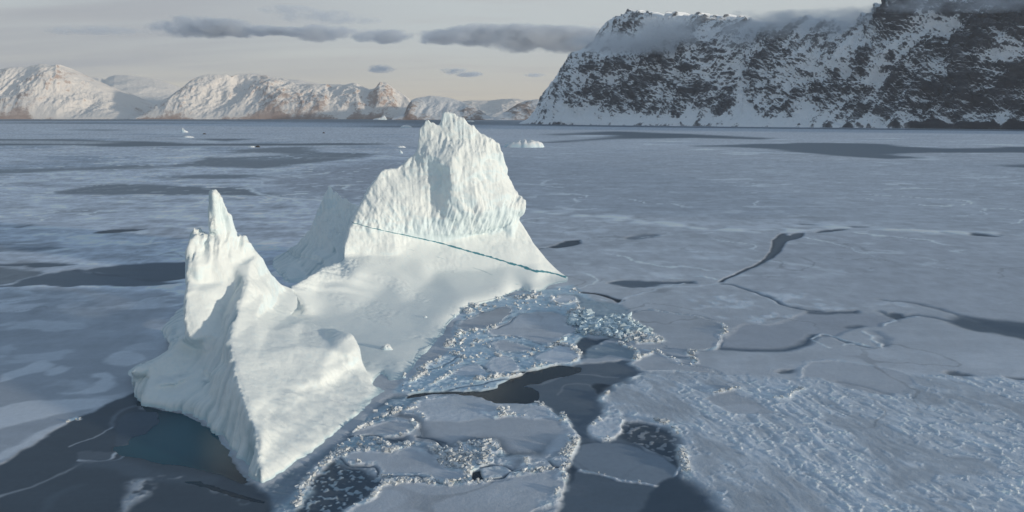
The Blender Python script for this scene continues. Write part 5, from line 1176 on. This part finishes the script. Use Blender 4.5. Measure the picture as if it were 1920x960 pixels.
hv = np.array([(x, y, z) for z in (-3, 1450) for x, y in ((-16000, -900), (16000, -900), (16000, 18000), (-16000, 18000))], float)
hf = np.array([(0,3,2,1),(4,5,6,7),(0,1,5,4),(1,2,6,5),(2,3,7,6),(3,0,4,7)])
mh = new_mat('haze_air'); pv = N('ShaderNodeVolumePrincipled'); pv.inputs['Density'].default_value = HAZE
pv.inputs['Color'].default_value = (0.97, 0.96, 0.96, 1); pv.inputs['Anisotropy'].default_value = 0.2
om = N('ShaderNodeOutputMaterial'); L(pv.outputs[0], om.inputs['Volume'])
if HAZE > 0:
    hz_ = mesh_obj('haze', hv, hf, mh, smooth=False); tag(hz_, 'thin pale haze softening the far mountains', 'haze', kind='stuff')
# ---------------------------------------------------------------- small bergs, blocks and dark lumps out on the pack
M_SB = new_mat('small_berg_ice')
pos = N('ShaderNodeTexCoord').outputs['Object']; geo = N('ShaderNodeNewGeometry')
nzz = SEP(geo.outputs['Normal'])[2]
c_ = MIX(MR(MATH('ADD', nzz, NOISE(pos, 0.12, 4, .6)), 1.1, 0.6), (0.80, 0.82, 0.82), (0.60, 0.74, 0.80))
pb = principled(Base_Color=c_, Roughness=0.7, Normal=bump(NOISE(pos, 0.7, 5, .65), 0.5, 0.4)); out_surface(pb.outputs[0])
M_DK = new_mat('dark_stone')
pos = N('ShaderNodeTexCoord').outputs['Object']
pk = principled(Base_Color=MIX(NOISE(pos, 1.5, 4, .6), (0.035, 0.032, 0.03), (0.07, 0.065, 0.06)), Roughness=0.8); out_surface(pk.outputs[0])
def lump(name, px, py, wpx, hpx, label, cat, seed, deep=0.5, mat=None, group=None, jag=0.5, peaks=None, blocky=2.2, base=0.0):
    c = G(px, py).ravel(); s = c[1] / FPX / (0.97); rx = wpx * s / 2; rz = hpx * s; ry = rx * deep
    nr_, na_ = 26, 72
    r = np.linspace(0, 1, nr_)[:, None]; a = np.linspace(0, 2*np.pi, na_, endpoint=False)[None]
    ol = 1 + 0.22 * noise3(np.cos(a) * 1.3, np.sin(a) * 1.3, seed * 3.1, seed) + 0.10 * noise3(np.cos(a) * 4, np.sin(a) * 4, seed, seed)
    X = rx * r * np.cos(a) * ol; Y = ry * r * np.sin(a) * ol
    prof = np.clip(1 - r ** (blocky * 3), 0, 1) + 0 * a
    ux = X / rx
    if peaks: hx = np.interp(ux, [p[0] for p in peaks], [p[1] for p in peaks])
    else: hx = 0.55 + 0.45 * (1 - ux ** 2)
    nz_ = 1 + jag * (0.7 * noise3(ux * 3.1, Y / rx * 3.1, seed, seed + 1) + 0.5 * noise3(ux * 8, Y / rx * 8, seed, seed + 2) + 0.3 * noise3(ux * 17, Y / rx * 17, seed, seed + 3))
    Z = rz * hx * prof * nz_
    Z = np.where(r >= 0.999, -0.5 * min(1, rz), Z)
    V = np.stack([X, Y, Z], -1).reshape(-1, 3)
    i = np.arange(nr_-1)[:, None]*na_ + np.arange(na_)[None]; j = np.arange(nr_-1)[:, None]*na_ + (np.arange(na_)[None]+1) % na_
    F_ = np.stack([i, i+na_, j+na_, j], -1).reshape(-1, 4)
    o = mesh_obj(name, V, F_, mat or M_SB); o.location = (c[0], c[1], base)
    tag(o, label, cat, group); return o
GB = 'small distant icebergs on the frozen fjord'
lump('small_iceberg', 988, 276.5, 70, 12.5, 'small jagged white iceberg out on the ice just right of the main peak', 'iceberg', 3, .45, group=GB, jag=.4, peaks=[(-1,.7),(-.8,.85),(-.6,.8),(-.35,1.0),(-.3,.8),(-.1,.95),(0,.75),(.2,.95),(.5,.85),(.8,.8),(1,.6)], blocky=3)
lump('small_iceberg', 953, 276.0, 18, 8, 'low blue shaded iceberg touching the left end of the jagged white one', 'iceberg', 5, .8, group=GB, jag=.3)
lump('small_iceberg', 712, 224.6, 26, 7, 'pale blue distant iceberg before the brown dome left of the main summit', 'iceberg', 7, .5, group=GB, jag=.4, peaks=[(-1,.3),(-.3,.4),(.2,.5),(.6,1),(.85,.9),(1,.5)])
lump('small_iceberg', 881, 228.6, 16, 3, 'flat pale distant iceberg just right of the main summit', 'iceberg', 9, .5, group=GB, jag=.3)
lump('small_iceberg', 762, 239.4, 20, 4.2, 'small white ice hump on the pack left of the main summit', 'iceberg', 11, .5, group=GB, jag=.4)
lump('small_iceberg', 346, 248.5, 12, 7.5, 'small white pointed iceberg on the pack at the left', 'iceberg', 13, .6, group=GB, jag=.5, peaks=[(-1,.5),(-.6,1),(-.2,.7),(.3,.45),(1,.3)])
lump('small_iceberg', 352, 258, 22, 2.6, 'low white ice hump in front of the pointed iceberg at the left', 'iceberg', 15, .5, group=GB, jag=.5)
lump('small_iceberg', 752, 288, 7, 6.5, 'tiny bluish ice spire left of the main peak\'s upper edge', 'iceberg', 17, .6, group=GB, jag=.6, peaks=[(-1,.3),(-.4,1),(0,.6),(.5,.5),(1,.3)])
lump('small_iceberg', 752, 277, 18, 3, 'flat scrap of white ice behind the tiny spire left of the main peak', 'iceberg', 19, .5, group=GB, jag=.5)
for k, (px, py, w_, h_, lab) in enumerate([(483, 276.5, 9, 3, 'dark lump on the far ice beside a low white snow lump'), (383, 252, 6, 1.8, 'dark speck on the far ice right of the pointed iceberg'), (607, 250, 5, 1.8, 'dark speck on the far ice, rightmost of the three at the left')]):
    lump('dark_rock', px, py, w_, h_, lab, 'rock', 30 + k, .6, M_DK, 'dark lumps on the far ice', jag=.6)
lump('snow_block', 472, 276.5, 14, 2.6, 'low white snow lump left of the nearest dark lump', 'snow block', 37, .5, jag=.5)
GS = 'loose snow blocks lying in the iceberg\'s bowl'
def sit(px, py, w, h, lab, seed, z):
    o = lump('snow_block', px, py, w, h, lab, 'snow block', seed, .6, group=GS, jag=.5, peaks=[(-1,.35),(-.5,.6),(0,1),(.5,.8),(1,.3)])
    c = G(px, py, z).ravel(); o.location = (c[0], c[1], z)
    dgs = bpy.context.evaluated_depsgraph_get(); hit, loc, nn_, ix_ = berg.ray_cast(Vector((c[0], c[1], 60)), Vector((0, 0, -1)))
    d_ = (Vector((c[0], c[1], z)) - Vector((0, 0, CAMZ))).normalized()
    hit, loc, nn_, ix_ = berg.ray_cast(Vector((0, 0, CAMZ)), d_)
    if hit: o.location = (loc.x, loc.y, loc.z - 0.15)
sit(724, 654, 24, 9, 'largest white snow block lying alone in the bowl behind the fin', 41, 1.5)
sit(797, 595, 9, 4, 'small snow lump in the middle of the bowl', 42, 1.5)
sit(757, 711, 12, 9, 'white ice block at the corner where the fin meets the shore', 43, .8)
sit(852, 594, 6, 6, 'thin upright snow block at the bowl\'s right shore', 44, .8)
